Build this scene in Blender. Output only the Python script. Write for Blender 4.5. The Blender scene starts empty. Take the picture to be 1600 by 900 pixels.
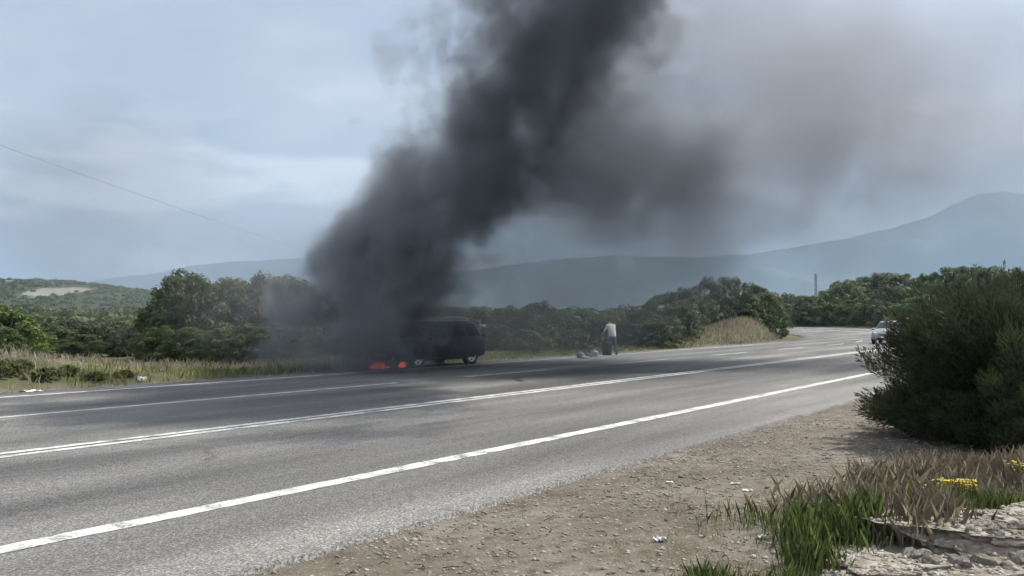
import bpy, bmesh, math, random
import numpy as np
from mathutils import Vector, Matrix, Quaternion, noise as mnoise

R = math.radians
scn = bpy.context.scene
col = scn.collection

# ------------------------------------------------------------------ camera
F = 1250.0                    # focal length in photo pixels (1600 wide)
H = 1.70                      # eye height over the road
cam_d = bpy.data.cameras.new('camera')
cam_d.sensor_width = 36.0
cam_d.lens = F / 1600 * 36.0
cam_d.clip_start = 0.1
cam_d.clip_end = 60000
cam = bpy.data.objects.new('camera', cam_d)
cam.location = (0, 0, H)
cam.rotation_euler = (R(90) + math.atan(46 / F), 0, 0)
col.objects.link(cam)
scn.camera = cam

# ------------------------------------------------------------------ sky and sun
SUN_AZ, SUN_EL = 58.0, 52.0   # azimuth clockwise from the view direction (+Y)
CLX = 1.8
w = bpy.data.worlds.new('World')
scn.world = w
w.use_nodes = True
nt = w.node_tree
nt.nodes.clear()
def N(nt, typ, **kw):
    n = nt.nodes.new(typ)
    for k, v in kw.items():
        setattr(n, k, v)
    return n
out = N(nt, 'ShaderNodeOutputWorld')
bg = N(nt, 'ShaderNodeBackground')
bg.inputs['Strength'].default_value = 0.10
sky = N(nt, 'ShaderNodeTexSky', sky_type='NISHITA')
sky.sun_disc = False
sky.sun_elevation = R(SUN_EL)
sky.sun_rotation = R(SUN_AZ)
sky.air_density = 1.0
sky.dust_density = 2.0
sky.ozone_density = 1.0
tc = N(nt, 'ShaderNodeTexCoord')
sep = N(nt, 'ShaderNodeSeparateXYZ')
nt.links.new(tc.outputs['Generated'], sep.inputs[0])
zz = N(nt, 'ShaderNodeMath', operation='ADD'); zz.inputs[1].default_value = 0.16
mx = N(nt, 'ShaderNodeMath', operation='MAXIMUM'); mx.inputs[1].default_value = 0.0
nt.links.new(sep.outputs['Z'], mx.inputs[0]); nt.links.new(mx.outputs[0], zz.inputs[0])
comb = N(nt, 'ShaderNodeCombineXYZ')
for ax in 'XY':
    d = N(nt, 'ShaderNodeMath', operation='DIVIDE')
    nt.links.new(sep.outputs[ax], d.inputs[0]); nt.links.new(zz.outputs[0], d.inputs[1])
    nt.links.new(d.outputs[0], comb.inputs[ax])
def wnoise(scale, detail, off, rough=0.55):
    m = N(nt, 'ShaderNodeMapping'); m.inputs['Location'].default_value = off
    n = N(nt, 'ShaderNodeTexNoise'); n.inputs['Scale'].default_value = scale
    n.inputs['Detail'].default_value = detail; n.inputs['Roughness'].default_value = rough
    n.inputs['Distortion'].default_value = 0.6
    nt.links.new(comb.outputs[0], m.inputs[0]); nt.links.new(m.outputs[0], n.inputs['Vector'])
    return n.outputs['Fac']
def wramp(sock, a, b, c0, c1):
    r = N(nt, 'ShaderNodeValToRGB')
    r.color_ramp.elements[0].position = a; r.color_ramp.elements[1].position = b
    r.color_ramp.elements[0].color = (*c0, 1); r.color_ramp.elements[1].color = (*c1, 1)
    nt.links.new(sock, r.inputs[0]); return r.outputs[0]
# thin high cloud: brightness varies softly, covers most of the sky
bright = wramp(wnoise(0.55, 5, (3.1, 0.4, 0)), 0.36, 0.64, (4.0, 4.4, 5.2), (7.0, 7.0, 7.3))
cover = wramp(wnoise(0.8, 6, (7.7, 2.3, 1.5)), 0.36, 0.62, (0.55,) * 3, (1.0,) * 3)
mixc = N(nt, 'ShaderNodeMix', data_type='RGBA')
nt.links.new(cover, mixc.inputs['Factor'])
nt.links.new(sky.outputs[0], mixc.inputs['A'])
nt.links.new(bright, mixc.inputs['B'])
mp_c = N(nt, 'ShaderNodeMapping'); mp_c.inputs['Scale'].default_value = (2.6, 2.6, 11.0); mp_c.inputs['Location'].default_value = (CLX, 0.3, 0.0)
nt.links.new(tc.outputs['Generated'], mp_c.inputs[0])
n_c = N(nt, 'ShaderNodeTexNoise'); n_c.inputs['Scale'].default_value = 1.6; n_c.inputs['Detail'].default_value = 6.0; n_c.inputs['Roughness'].default_value = 0.55
nt.links.new(mp_c.outputs[0], n_c.inputs['Vector'])
cum = wramp(n_c.outputs['Fac'], 0.49, 0.60, (0, 0, 0), (1, 1, 1))
low = wramp(sep.outputs['Z'], 0.13, 0.30, (0.75,) * 3, (0.0,) * 3)
mul = N(nt, 'ShaderNodeMath', operation='MULTIPLY'); nt.links.new(cum, mul.inputs[0]); nt.links.new(low, mul.inputs[1])
mixd = N(nt, 'ShaderNodeMix', data_type='RGBA'); nt.links.new(mul.outputs[0], mixd.inputs['Factor'])
nt.links.new(mixc.outputs['Result'], mixd.inputs['A']); mixd.inputs['B'].default_value = (10.5, 10.2, 10.0, 1)
nt.links.new(mixd.outputs['Result'], bg.inputs['Color'])
nt.links.new(bg.outputs[0], out.inputs['Surface'])

sun_d = bpy.data.lights.new('sun', 'SUN')
sun_d.energy = 4.6
sun_d.angle = R(0.6)
sun_d.color = (1.0, 0.955, 0.89)
sun = bpy.data.objects.new('sun', sun_d)
sv = Vector((math.cos(R(SUN_EL)) * math.sin(R(SUN_AZ)), math.cos(R(SUN_EL)) * math.cos(R(SUN_AZ)), math.sin(R(SUN_EL))))
sun.rotation_euler = sv.to_track_quat('Z', 'Y').to_euler()
sun.location = (20, 10, 40)
col.objects.link(sun)

scn.view_settings.view_transform = 'Standard'
scn.view_settings.look = 'None'
scn.view_settings.exposure = 0.55
scn.view_settings.gamma = 1.0
scn.view_settings.use_curve_mapping = False
scn.render.engine = 'CYCLES'
cy = scn.cycles
cy.max_bounces = 6
cy.diffuse_bounces = 2
cy.glossy_bounces = 2
cy.transmission_bounces = 4
cy.volume_bounces = 0
cy.transparent_max_bounces = 8
cy.volume_step_rate = 1.0
cy.volume_max_steps = 128
cy.use_denoising = True
cy.use_adaptive_sampling = True
cy.adaptive_threshold = 0.05
cy.adaptive_min_samples = 16
cy.sample_clamp_indirect = 4.0

# ------------------------------------------------------------------ helpers
rng = np.random.default_rng(7)
random.seed(7)

def tag(o, label=None, cat=None, group=None, kind=None):
    if label: o['label'] = label
    if cat: o['category'] = cat
    if group: o['group'] = group
    if kind: o['kind'] = kind
    return o

def mesh_np(name, verts, faces=None, quads=None, tris=None, smooth=False):
    """fast mesh from numpy arrays"""
    me = bpy.data.meshes.new(name)
    verts = np.asarray(verts, dtype=np.float32)
    if faces is not None:
        me.from_pydata([tuple(v) for v in verts.tolist()], [], faces)
    else:
        arr = quads if quads is not None else tris
        k = arr.shape[1]
        me.vertices.add(len(verts)); me.vertices.foreach_set('co', verts.ravel())
        me.loops.add(arr.size); me.loops.foreach_set('vertex_index', arr.ravel().astype(np.int32))
        me.polygons.add(len(arr))
        me.polygons.foreach_set('loop_start', np.arange(0, arr.size, k, dtype=np.int32))
        me.polygons.foreach_set('loop_total', np.full(len(arr), k, dtype=np.int32))
    if smooth:
        me.polygons.foreach_set('use_smooth', [True] * len(me.polygons))
    me.update(calc_edges=True)
    me.validate()
    return me

def link(name, me, mat=None, parent=None, loc=None):
    o = bpy.data.objects.new(name, me)
    if mat is not None:
        me.materials.clear(); me.materials.append(mat)
    col.objects.link(o)
    if parent is not None: o.parent = parent
    if loc is not None: o.location = loc
    return o

def empty(name, loc=(0, 0, 0), rz=0.0):
    o = bpy.data.objects.new(name, None)
    o.empty_display_size = 0.2
    o.location = loc; o.rotation_euler = (0, 0, rz)
    col.objects.link(o)
    return o

class MB:
    """collects simple shapes into one mesh"""
    def __init__(s): s.v = []; s.f = []
    def add(s, v, f):
        b = len(s.v); s.v += [tuple(p) for p in v]; s.f += [tuple(i + b for i in q) for q in f]; return s
    def box(s, c, d, rz=0.0, taper=1.0):
        x, y, z = (k / 2 for k in d); pts = []
        for dz in (-1, 1):
            t = taper if dz > 0 else 1.0
            for dx, dy in ((-1, -1), (1, -1), (1, 1), (-1, 1)):
                px, py = dx * x * t, dy * y * t
                pts.append((c[0] + px * math.cos(rz) - py * math.sin(rz), c[1] + px * math.sin(rz) + py * math.cos(rz), c[2] + dz * z))
        return s.add(pts, [(3, 2, 1, 0), (4, 5, 6, 7), (0, 1, 5, 4), (1, 2, 6, 5), (2, 3, 7, 6), (3, 0, 4, 7)])
    def tube(s, pts, rad, n=8, cap=True):
        pts = [Vector(p) for p in pts]
        if not hasattr(rad, '__len__'): rad = [rad] * len(pts)
        rings = []
        for i, p in enumerate(pts):
            t = (pts[min(i + 1, len(pts) - 1)] - pts[max(i - 1, 0)]).normalized()
            a = t.orthogonal().normalized() if i == 0 else (a - t * a.dot(t)).normalized()
            b = t.cross(a)
            rings.append([p + (a * math.cos(2 * math.pi * k / n) + b * math.sin(2 * math.pi * k / n)) * rad[i] for k in range(n)])
        f = []
        for i in range(len(pts) - 1):
            for k in range(n):
                f.append((i * n + k, i * n + (k + 1) % n, (i + 1) * n + (k + 1) % n, (i + 1) * n + k))
        if cap:
            f.append(tuple(range(n - 1, -1, -1))); f.append(tuple((len(pts) - 1) * n + k for k in range(n)))
        return s.add([p for r in rings for p in r], f)
    def lathe(s, prof, n=24, axis='z', c=(0, 0, 0)):
        v = []; f = []
        for (r, h) in prof:
            for k in range(n):
                a = 2 * math.pi * k / n
                p = (r * math.cos(a), r * math.sin(a), h)
                if axis == 'y': p = (p[0], p[2], p[1])
                if axis == 'x': p = (p[2], p[0], p[1])
                v.append((p[0] + c[0], p[1] + c[1], p[2] + c[2]))
        for i in range(len(prof) - 1):
            for k in range(n):
                f.append((i * n + k, i * n + (k + 1) % n, (i + 1) * n + (k + 1) % n, (i + 1) * n + k))
        return s.add(v, f)
    def sphere(s, c, r, nu=12, nv=8):
        if not hasattr(r, '__len__'): r = (r, r, r)
        v = []; f = []
        for j in range(nv + 1):
            th = math.pi * j / nv
            for i in range(nu):
                ph = 2 * math.pi * i / nu
                v.append((c[0] + r[0] * math.sin(th) * math.cos(ph), c[1] + r[1] * math.sin(th) * math.sin(ph), c[2] + r[2] * math.cos(th)))
        for j in range(nv):
            for i in range(nu):
                f.append((j * nu + i, (j + 1) * nu + i, (j + 1) * nu + (i + 1) % nu, j * nu + (i + 1) % nu))
        return s.add(v, f)
    def build(s, name, mat=None, parent=None, smooth=False, angle=None):
        me = mesh_np(name, s.v, faces=s.f, smooth=smooth)
        bm = bmesh.new(); bm.from_mesh(me)
        bmesh.ops.remove_doubles(bm, verts=bm.verts, dist=1e-5)
        bmesh.ops.recalc_face_normals(bm, faces=bm.faces)
        if angle:
            for e in bm.edges:
                if len(e.link_faces) == 2 and e.calc_face_angle(0) > R(angle): e.smooth = False
        bm.to_mesh(me); bm.free()
        return link(name, me, mat, parent)

def fbm(x, y, seed=0.0, octaves=4, lac=2.0, gain=0.5):
    t = 0; a = 1; f = 1; n = 0
    for i in range(octaves):
        t += a * mnoise.noise((x * f + seed * 13.7, y * f - seed * 7.1, seed + i * 3.3)); n += a; a *= gain; f *= lac
    return t / n

# ------------------------------------------------------------------ materials
def newmat(name):
    m = bpy.data.materials.new(name); m.use_nodes = True
    n = m.node_tree; n.nodes.clear()
    o = N(n, 'ShaderNodeOutputMaterial'); return m, n, o
def pbsdf(n, o, color=(0.5, 0.5, 0.5), rough=0.7, spec=0.3, metal=0.0):
    b = N(n, 'ShaderNodeBsdfPrincipled')
    b.inputs['Base Color'].default_value = (*color, 1); b.inputs['Roughness'].default_value = rough
    b.inputs['Specular IOR Level'].default_value = spec; b.inputs['Metallic'].default_value = metal
    n.links.new(b.outputs[0], o.inputs['Surface']); return b
def objco(n):
    return N(n, 'ShaderNodeTexCoord').outputs['Object']
def noise(n, vec, scale, detail=4, rough=0.55, dist=0.0):
    k = N(n, 'ShaderNodeTexNoise'); k.inputs['Scale'].default_value = scale; k.inputs['Detail'].default_value = detail
    k.inputs['Roughness'].default_value = rough; k.inputs['Distortion'].default_value = dist
    n.links.new(vec, k.inputs['Vector']); return k.outputs['Fac']
def ramp(n, fac, stops, interp='LINEAR'):
    r = N(n, 'ShaderNodeValToRGB'); cr = r.color_ramp; cr.interpolation = interp
    while len(cr.elements) > 1: cr.elements.remove(cr.elements[0])
    for i, (p, c) in enumerate(stops):
        e = cr.elements[0] if i == 0 else cr.elements.new(p)
        e.position = p
        if not hasattr(c, '__len__'): c = (c, c, c)
        e.color = (*c, 1)
    n.links.new(fac, r.inputs[0]); return r.outputs[0]
def mix(n, fac, a, b, mode='MIX'):
    m = N(n, 'ShaderNodeMix', data_type='RGBA', blend_type=mode)
    for s, v in (('Factor', fac), ('A', a), ('B', b)):
        if hasattr(v, 'links'): n.links.new(v, m.inputs[s])
        elif hasattr(v, '__len__'): m.inputs[s].default_value = (*v, 1)
        else: m.inputs[s].default_value = v
    return m.outputs['Result']
def math_(n, op, a, b=None, c=None, clamp=False):
    m = N(n, 'ShaderNodeMath', operation=op); m.use_clamp = clamp
    for i, v in enumerate((a, b, c)):
        if v is None: continue
        if hasattr(v, 'links'): n.links.new(v, m.inputs[i])
        else: m.inputs[i].default_value = v
    return m.outputs[0]
def bump(n, b, height, strength=0.5, dist=0.02):
    k = N(n, 'ShaderNodeBump'); k.inputs['Strength'].default_value = strength; k.inputs['Distance'].default_value = dist
    n.links.new(height, k.inputs['Height']); n.links.new(k.outputs[0], b.inputs['Normal'])

def simple(name, color, rough=0.6, spec=0.3, metal=0.0, var=0.15, scale=8.0):
    m, n, o = newmat(name); b = pbsdf(n, o, color, rough, spec, metal)
    f = noise(n, objco(n), scale, 4)
    lo = tuple(c * (1 - var) for c in color); hi = tuple(min(1, c * (1 + var)) for c in color)
    n.links.new(ramp(n, f, [(0.3, lo), (0.7, hi)]), b.inputs['Base Color'])
    return m

def leafmat(name, dark, light, trans=0.3, rough=0.55, hue_obj=0.25):
    m, n, o = newmat(name)
    geo = N(n, 'ShaderNodeNewGeometry'); oi = N(n, 'ShaderNodeObjectInfo')
    c = ramp(n, geo.outputs['Random Per Island'], [(0.0, dark), (0.75, tuple((a + b) / 2 for a, b in zip(dark, light))), (1.0, light)])
    big = noise(n, objco(n), 0.9, 3)
    c = mix(n, ramp(n, big, [(0.35, 0.0), (0.7, 0.6)]), c, light)
    tone = ramp(n, oi.outputs['Random'], [(0.0, 1 - hue_obj), (1.0, 1 + hue_obj * 0.6)])
    c = mix(n, 1.0, c, tone, 'MULTIPLY')
    b = N(n, 'ShaderNodeBsdfPrincipled'); b.inputs['Roughness'].default_value = rough; b.inputs['Specular IOR Level'].default_value = 0.25
    t = N(n, 'ShaderNodeBsdfTranslucent'); ms = N(n, 'ShaderNodeMixShader'); ms.inputs[0].default_value = trans
    n.links.new(c, b.inputs['Base Color']); n.links.new(c, t.inputs['Color'])
    n.links.new(b.outputs[0], ms.inputs[1]); n.links.new(t.outputs[0], ms.inputs[2]); n.links.new(ms.outputs[0], o.inputs['Surface'])
    return m

M = {}
M['leaf_oak'] = leafmat('leaf_oak', (0.048, 0.074, 0.028), (0.175, 0.215, 0.080))
M['leaf_fresh'] = leafmat('leaf_fresh', (0.055, 0.095, 0.026), (0.170, 0.230, 0.065))
M['leaf_olive'] = leafmat('leaf_olive', (0.060, 0.075, 0.042), (0.135, 0.155, 0.085))
M['leaf_bush'] = leafmat('leaf_bush', (0.022, 0.031, 0.015), (0.110, 0.122, 0.056), trans=0.25)
M['grass_green'] = leafmat('grass_green', (0.095, 0.145, 0.038), (0.270, 0.330, 0.115), trans=0.35)
M['grass_dry'] = leafmat('grass_dry', (0.320, 0.285, 0.205), (0.600, 0.535, 0.405), trans=0.3)
M['grass_mixed'] = leafmat('grass_mixed', (0.100, 0.130, 0.038), (0.300, 0.300, 0.120), trans=0.3)
M['leaf_weed'] = leafmat('leaf_weed', (0.085, 0.115, 0.032), (0.220, 0.235, 0.085), trans=0.35)
M['bark'] = simple('bark', (0.085, 0.065, 0.050), 0.9, 0.1, var=0.4, scale=14)
M['flower'] = simple('flower', (0.86, 0.66, 0.08), 0.6, 0.2, var=0.12, scale=40)

# ------------------------------------------------------------------ road frame: s along the road, lat to its left
YAW = math.atan(991 / F)
Dv = (math.sin(YAW), math.cos(YAW)); Nv = (-math.cos(YAW), math.sin(YAW))
LAT_NEAR, LAT_L1, LAT_C, LAT_L2, LAT_L3, LAT_FAR = 4.80, 6.60, 11.10, 15.30, 19.10, 20.1
S_BEND, R_OUT = 50.0, 78.0
LAT_CEN = LAT_NEAR + R_OUT

def sl_to_xy(s, lat):
    """road coordinates -> world, with the left-hand bend beyond S_BEND"""
    if s > S_BEND:
        th = (s - S_BEND) / (LAT_CEN - 12.0); r = LAT_CEN - lat
        s, lat = S_BEND + r * math.sin(th), LAT_CEN - r * math.cos(th)
    return s * Dv[0] + lat * Nv[0], s * Dv[1] + lat * Nv[1]
def xy_to_sl(x, y):
    s = x * Dv[0] + y * Dv[1]; lat = x * Nv[0] + y * Nv[1]
    if s > S_BEND:
        ds, dl = s - S_BEND, LAT_CEN - lat
        r = math.hypot(ds, dl); th = math.atan2(ds, dl)
        return S_BEND + th * (LAT_CEN - 12.0), LAT_CEN - r
    return s, lat
def sstep(a, b, x):
    t = min(1, max(0, (x - a) / (b - a))); return t * t * (3 - 2 * t)
def bank(s, lat):
    """road surface height: slight crossfall, banked in the bend"""
    return 0.30 * sstep(S_BEND + 15, S_BEND + 60, s) * max(0.0, (LAT_FAR - lat)) / 15.4

def g(x, y):
    """terrain height"""
    s, lat = xy_to_sl(x, y)
    h = 0.0
    if lat < LAT_NEAR + 0.1:                                   # near verge
        d = LAT_NEAR - lat
        h = -0.050 + 0.045 * sstep(0.02, 0.9, d) + 0.035 * fbm(x * 0.7, y * 0.7, 1, 4) * sstep(0, 1.0, d)
        h += 0.012 * fbm(x * 4, y * 4, 2, 3) * sstep(0, 0.3, d)
        # low bank on the right-hand side in the foreground
        h += 0.16 * math.exp(-(((x - 3.9) / 1.3) ** 2 + ((y - 6.1) / 0.62) ** 2))
        h += 0.10 * math.exp(-(((x - 5.8) / 2.6) ** 2 + ((y - 8.3) / 1.4) ** 2))
        h += bank(s, LAT_NEAR) * (1 if s > S_BEND else 0)
        if s > S_BEND + 5: h += 1.8 * sstep(3, 25, d) + 0.2 * fbm(x * .1, y * .1, 5, 3)
    elif lat < LAT_FAR + 0.05:
        h = -0.08 + bank(s, lat) * 0.9 - 0.1 * sstep(S_BEND, S_BEND + 30, s)
    else:                                                      # far verge
        d = lat - LAT_FAR
        h = -0.05 + 0.05 * fbm(x * 0.4, y * 0.4, 3, 3) * sstep(0.3, 2, d)
        # dry bank on the left
        h += 0.85 * sstep(0.8, 4.5, d) * (1 - sstep(7, 15, d)) * (1 - sstep(6.5, 15.0, s))
        # dry mound inside the bend
        h += 1.50 * math.exp(-(((x - 17.2) / 4.0) ** 2 + ((y - 57.5) / 3.8) ** 2) ** 1.4) * sstep(0.2, 2.2, d)
        h += 0.95 * math.exp(-(((x - 12.6) / 3.6) ** 2 + ((y - 51.5) / 3.6) ** 2) ** 1.4) * sstep(0.2, 2.2, d)
        h -= 0.5 * sstep(25, 60, d)
    return h

def axis(parts):
    v = []
    for a, b, n in parts: v += list(np.linspace(a, b, n, endpoint=False))
    v.append(parts[-1][1]); return v
lat_ax = axis([(-9000, -1200, 8), (-1200, -150, 10), (-150, -20, 14), (-20, -4, 16), (-4, 4.5, 84), (4.5, 4.95, 4), (4.95, 19.8, 15), (19.8, 36, 40), (36, 80, 22), (80, 300, 18), (300, 2000, 14), (2000, 9000, 8)])
s_ax = axis([(-9000, -1500, 6), (-1500, -100, 10), (-100, -20, 16), (-20, -2, 18), (-2, 13, 120), (13, 45, 40), (45, 80, 30), (80, 140, 24), (140, 600, 22), (600, 9000, 14)])
gv = []; 
for s_ in s_ax:
    for l_ in lat_ax:
        x = s_ * Dv[0] + l_ * Nv[0]; y = s_ * Dv[1] + l_ * Nv[1]
        gv.append((x, y, g(x, y)))
nl = len(lat_ax)
gq = np.array([(i * nl + j, (i + 1) * nl + j, (i + 1) * nl + j + 1, i * nl + j + 1) for i in range(len(s_ax) - 1) for j in range(nl - 1)], dtype=np.int32)

m, n, o = newmat('earth'); b = pbsdf(n, o, (0.2, 0.17, 0.13), 0.95, 0.1); M['earth'] = m
co = objco(n)
c = ramp(n, noise(n, co, 0.55, 6, 0.6), [(0.32, (0.115, 0.097, 0.075)), (0.5, (0.180, 0.157, 0.126)), (0.68, (0.265, 0.240, 0.202))])
c = mix(n, ramp(n, noise(n, co, 6, 6, 0.75), [(0.46, 0.0), (0.60, 0.8)]), c, (0.090, 0.072, 0.052))
c = mix(n, ramp(n, noise(n, co, 24, 4, 0.75), [(0.56, 0.0), (0.66, 0.75)]), c, (0.44, 0.40, 0.33))
# farther from the road the soil carries low green growth
sx = N(n, 'ShaderNodeVectorMath', operation='DOT_PRODUCT'); sx.inputs[1].default_value = (Nv[0], Nv[1], 0)
n.links.new(co, sx.inputs[0])
lat_s = sx.outputs['Value']
veg = math_(n, 'MULTIPLY', ramp(n, math_(n, 'DIVIDE', math_(n, 'SUBTRACT', lat_s, 20.4), 6.0, clamp=True), [(0.0, 0.0), (0.25, 1.0)]), 0.9)
vegc = ramp(n, noise(n, co, 0.35, 5, 0.6), [(0.3, (0.055, 0.070, 0.030)), (0.55, (0.110, 0.112, 0.055)), (0.7, (0.20, 0.175, 0.10))])
c = mix(n, veg, c, vegc)
n.links.new(c, b.inputs['Base Color'])
bump(n, b, noise(n, co, 22, 5, 0.7), 0.7, 0.03)
ground = tag(link('ground', mesh_np('ground', gv, quads=gq, smooth=True), M['earth']), 'brown gravelly earth beside the road', kind='structure')

# road: a strip with irregular near edge, the sides going down into the earth
ss = [-70 + 0.0]
while ss[-1] < S_BEND + 150: ss.append(ss[-1] + (0.12 if -2 < ss[-1] < 14 else (0.5 if -8 < ss[-1] < 40 else 1.5)))
lats = [LAT_NEAR, LAT_NEAR + 0.06, 5.2, 6.5, 8, 9.6, LAT_C, 13.2, 15.3, 17.2, 19.1, LAT_FAR]
rv = []
for s_ in ss:
    e = 0.07 * fbm(s_ * 0.9, 0, 4, 4) + 0.035 * fbm(s_ * 5, 0, 6, 3)
    row = []
    for k, l_ in enumerate(lats):
        l2 = l_ + (e if k < 2 else 0) + (0.12 * fbm(s_ * 0.5, 3, 8, 3) if k == len(lats) - 1 else 0)
        x, y = sl_to_xy(s_, l2); row.append((x, y, bank(s_, l2) - (0.010 if k == 0 else 0.0)))
    x, y = sl_to_xy(s_, LAT_NEAR + e - 0.02); row.insert(0, (x, y, bank(s_, LAT_NEAR) - 0.14))
    x, y = sl_to_xy(s_, LAT_FAR + 0.04); row.append((x, y, bank(s_, LAT_FAR) - 0.14))
    rv += row
nr = len(lats) + 2
rq = np.array([(i * nr + j, (i + 1) * nr + j, (i + 1) * nr + j + 1, i * nr + j + 1) for i in range(len(ss) - 1) for j in range(nr - 1)], dtype=np.int32)
def roadlat(n, co):
    sx = N(n, 'ShaderNodeVectorMath', operation='DOT_PRODUCT'); sx.inputs[1].default_value = (Nv[0], Nv[1], 0)
    n.links.new(co, sx.inputs[0]); return sx.outputs['Value']
m, n, o = newmat('asphalt'); b = pbsdf(n, o, (0.1, 0.1, 0.1), 0.85, 0.35); M['asphalt'] = m
co = objco(n)
# stretch the large stains along the road
mp = N(n, 'ShaderNodeMapping', vector_type='TEXTURE'); mp.inputs['Rotation'].default_value = (0, 0, math.pi / 2 - YAW); mp.inputs['Scale'].default_value = (7, 1, 1)
n.links.new(co, mp.inputs[0])
c = ramp(n, noise(n, mp.outputs[0], 0.55, 5, 0.55), [(0.34, (0.088, 0.086, 0.083)), (0.5, (0.150, 0.146, 0.139)), (0.66, (0.232, 0.225, 0.207))])
fine = noise(n, co, 42, 3, 0.8)
c = mix(n, 1.0, c, ramp(n, fine, [(0.36, 0.35), (0.5, 0.95), (0.64, 1.9)]), 'MULTIPLY')
mid = noise(n, co, 11, 4, 0.75)
c = mix(n, 1.0, c, ramp(n, mid, [(0.32, 0.70), (0.68, 1.3)]), 'MULTIPLY')
lat_s = roadlat(n, co)
sh = ramp(n, math_(n, 'DIVIDE', lat_s, 25.0), [(0.0, 1.12), (6.5 / 25, 1.12), (6.9 / 25, 1.0), (1.0, 0.92)])
c = mix(n, 1.0, c, sh, 'MULTIPLY')
# darker wheel paths in the three lanes
wpos = math_(n, 'ADD', lat_s, math_(n, 'MULTIPLY', noise(n, mp.outputs[0], 0.3, 3), 1.2))
wp = math_(n, 'COSINE', math_(n, 'MULTIPLY', math_(n, 'SUBTRACT', wpos, 8.5), 2 * math.pi / 2.1))
c = mix(n, 1.0, c, ramp(n, math_(n, 'MULTIPLY_ADD', wp, 0.5, 0.5), [(0.0, 1.10), (1.0, 0.84)]), 'MULTIPLY')
# tar-filled cracks
vo = N(n, 'ShaderNodeTexVoronoi', feature='DISTANCE_TO_EDGE'); vo.inputs['Scale'].default_value = 0.22
wob = N(n, 'ShaderNodeVectorMath', operation='MULTIPLY_ADD'); wob.inputs[1].default_value = (1.4, 1.4, 0)
wz = N(n, 'ShaderNodeTexNoise'); wz.inputs['Scale'].default_value = 1.1; wz.inputs['Detail'].default_value = 5; n.links.new(co, wz.inputs['Vector'])
n.links.new(wz.outputs['Color'], wob.inputs[0]); n.links.new(co, wob.inputs[2]); n.links.new(wob.outputs[0], vo.inputs['Vector'])
crk = math_(n, 'MULTIPLY', ramp(n, vo.outputs['Distance'], [(0.0, 1.0), (0.004, 0.8), (0.009, 0.0)]), ramp(n, noise(n, co, 0.25, 3), [(0.50, 0.0), (0.60, 0.5)]))
c = mix(n, crk, c, (0.035, 0.035, 0.036))
n.links.new(c, b.inputs['Base Color'])
bump(n, b, noise(n, co, 85, 3, 0.7), 0.55, 0.012)
road = tag(link('road', mesh_np('road', rv, quads=rq), M['asphalt']), 'grey worn asphalt road curving left', kind='structure')

m, n, o = newmat('road_paint'); b = pbsdf(n, o, (0.7, 0.7, 0.7), 0.75, 0.3); M['paint'] = m
co = objco(n)
wear = mix(n, 0.5, noise(n, co, 28, 4, 0.75), noise(n, co, 3, 3, 0.6))
n.links.new(ramp(n, wear, [(0.40, (0.20, 0.20, 0.195)), (0.47, (0.50, 0.50, 0.48)), (0.58, (0.76, 0.76, 0.73))]), b.inputs['Base Color'])
bump(n, b, noise(n, co, 70, 3, 0.7), 0.4, 0.01)

def stripe(name, lat, wd, s0, s1, parent=road):
    v = []; q = []
    n_ = max(2, int((s1 - s0) / 0.10) + 1) if s0 < 20 else max(2, int((s1 - s0) / 1.0) + 1)
    for i in range(n_):
        s_ = s0 + (s1 - s0) * i / (n_ - 1)
        for sd in (-1, 1):
            l_ = lat + sd * wd / 2 + 0.022 * fbm(s_ * 3.7, sd * 9 + lat, 11, 4)
            x, y = sl_to_xy(s_, l_); v.append((x, y, bank(s_, l_) + 0.005))
    for i in range(n_ - 1): q.append((2 * i, 2 * i + 2, 2 * i + 3, 2 * i + 1))
    return link(name, mesh_np(name, v, quads=np.array(q, dtype=np.int32)), M['paint'], parent)
stripe('edge_line', LAT_L1, 0.22, -30, S_BEND + 140)
stripe('centre_line', LAT_C - 0.13, 0.15, -40, S_BEND + 140)
stripe('centre_line', LAT_C + 0.13, 0.15, -40, S_BEND + 140)
stripe('lane_line', LAT_L2, 0.14, -40, 14.5)
for k in range(6):
    s0 = 17.1 + k * 8.3
    stripe('lane_line', LAT_L2, 0.14, s0, s0 + 4.0)
stripe('edge_line', LAT_L3, 0.15, -40, S_BEND - 2)

# ------------------------------------------------------------------ hills and mountains
def ridge_mesh(name, prof, dist, depth, mat, rough, seed, nu=220, nv=26, base=-2.0):
    """prof: list of (photo px, photo y of the crest) -> a relief at the given distance"""
    px = np.array([p[0] for p in prof]); py = np.array([p[1] for p in prof])
    v = []
    for i in range(nu):
        p = px[0] + (px[-1] - px[0]) * i / (nu - 1)
        hc = (496 - np.interp(p, px, py)) / F * dist + H
        dirx = (p - 800) / F
        for j in range(nv):
            t = j / (nv - 1)
            yy = dist + depth * (t - 0.55)
            xx = dirx * dist + (p - 800) / F * (yy - dist)
            if t <= 0.55: pr = math.sin(t / 0.55 * math.pi / 2) ** 1.25
            else: pr = math.cos((t - 0.55) / 0.45 * math.pi / 2) ** 0.8
            r = 1 - abs(fbm(xx / dist * 6, yy / dist * 6, seed, 5)) * 1.5
            z = base + (hc - base) * pr
            z += rough * hc * ((r - 0.6) * pr * (1 - pr) * 2.2 + 0.05 * fbm(xx / dist * 30, yy / dist * 30, seed + 1, 4) * pr)
            v.append((xx, yy, z))
    q = np.array([(i * nv + j, (i + 1) * nv + j, (i + 1) * nv + j + 1, i * nv + j + 1) for i in range(nu - 1) for j in range(nv - 1)], dtype=np.int32)
    return link(name, mesh_np(name, v, quads=q, smooth=True), mat)

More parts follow.
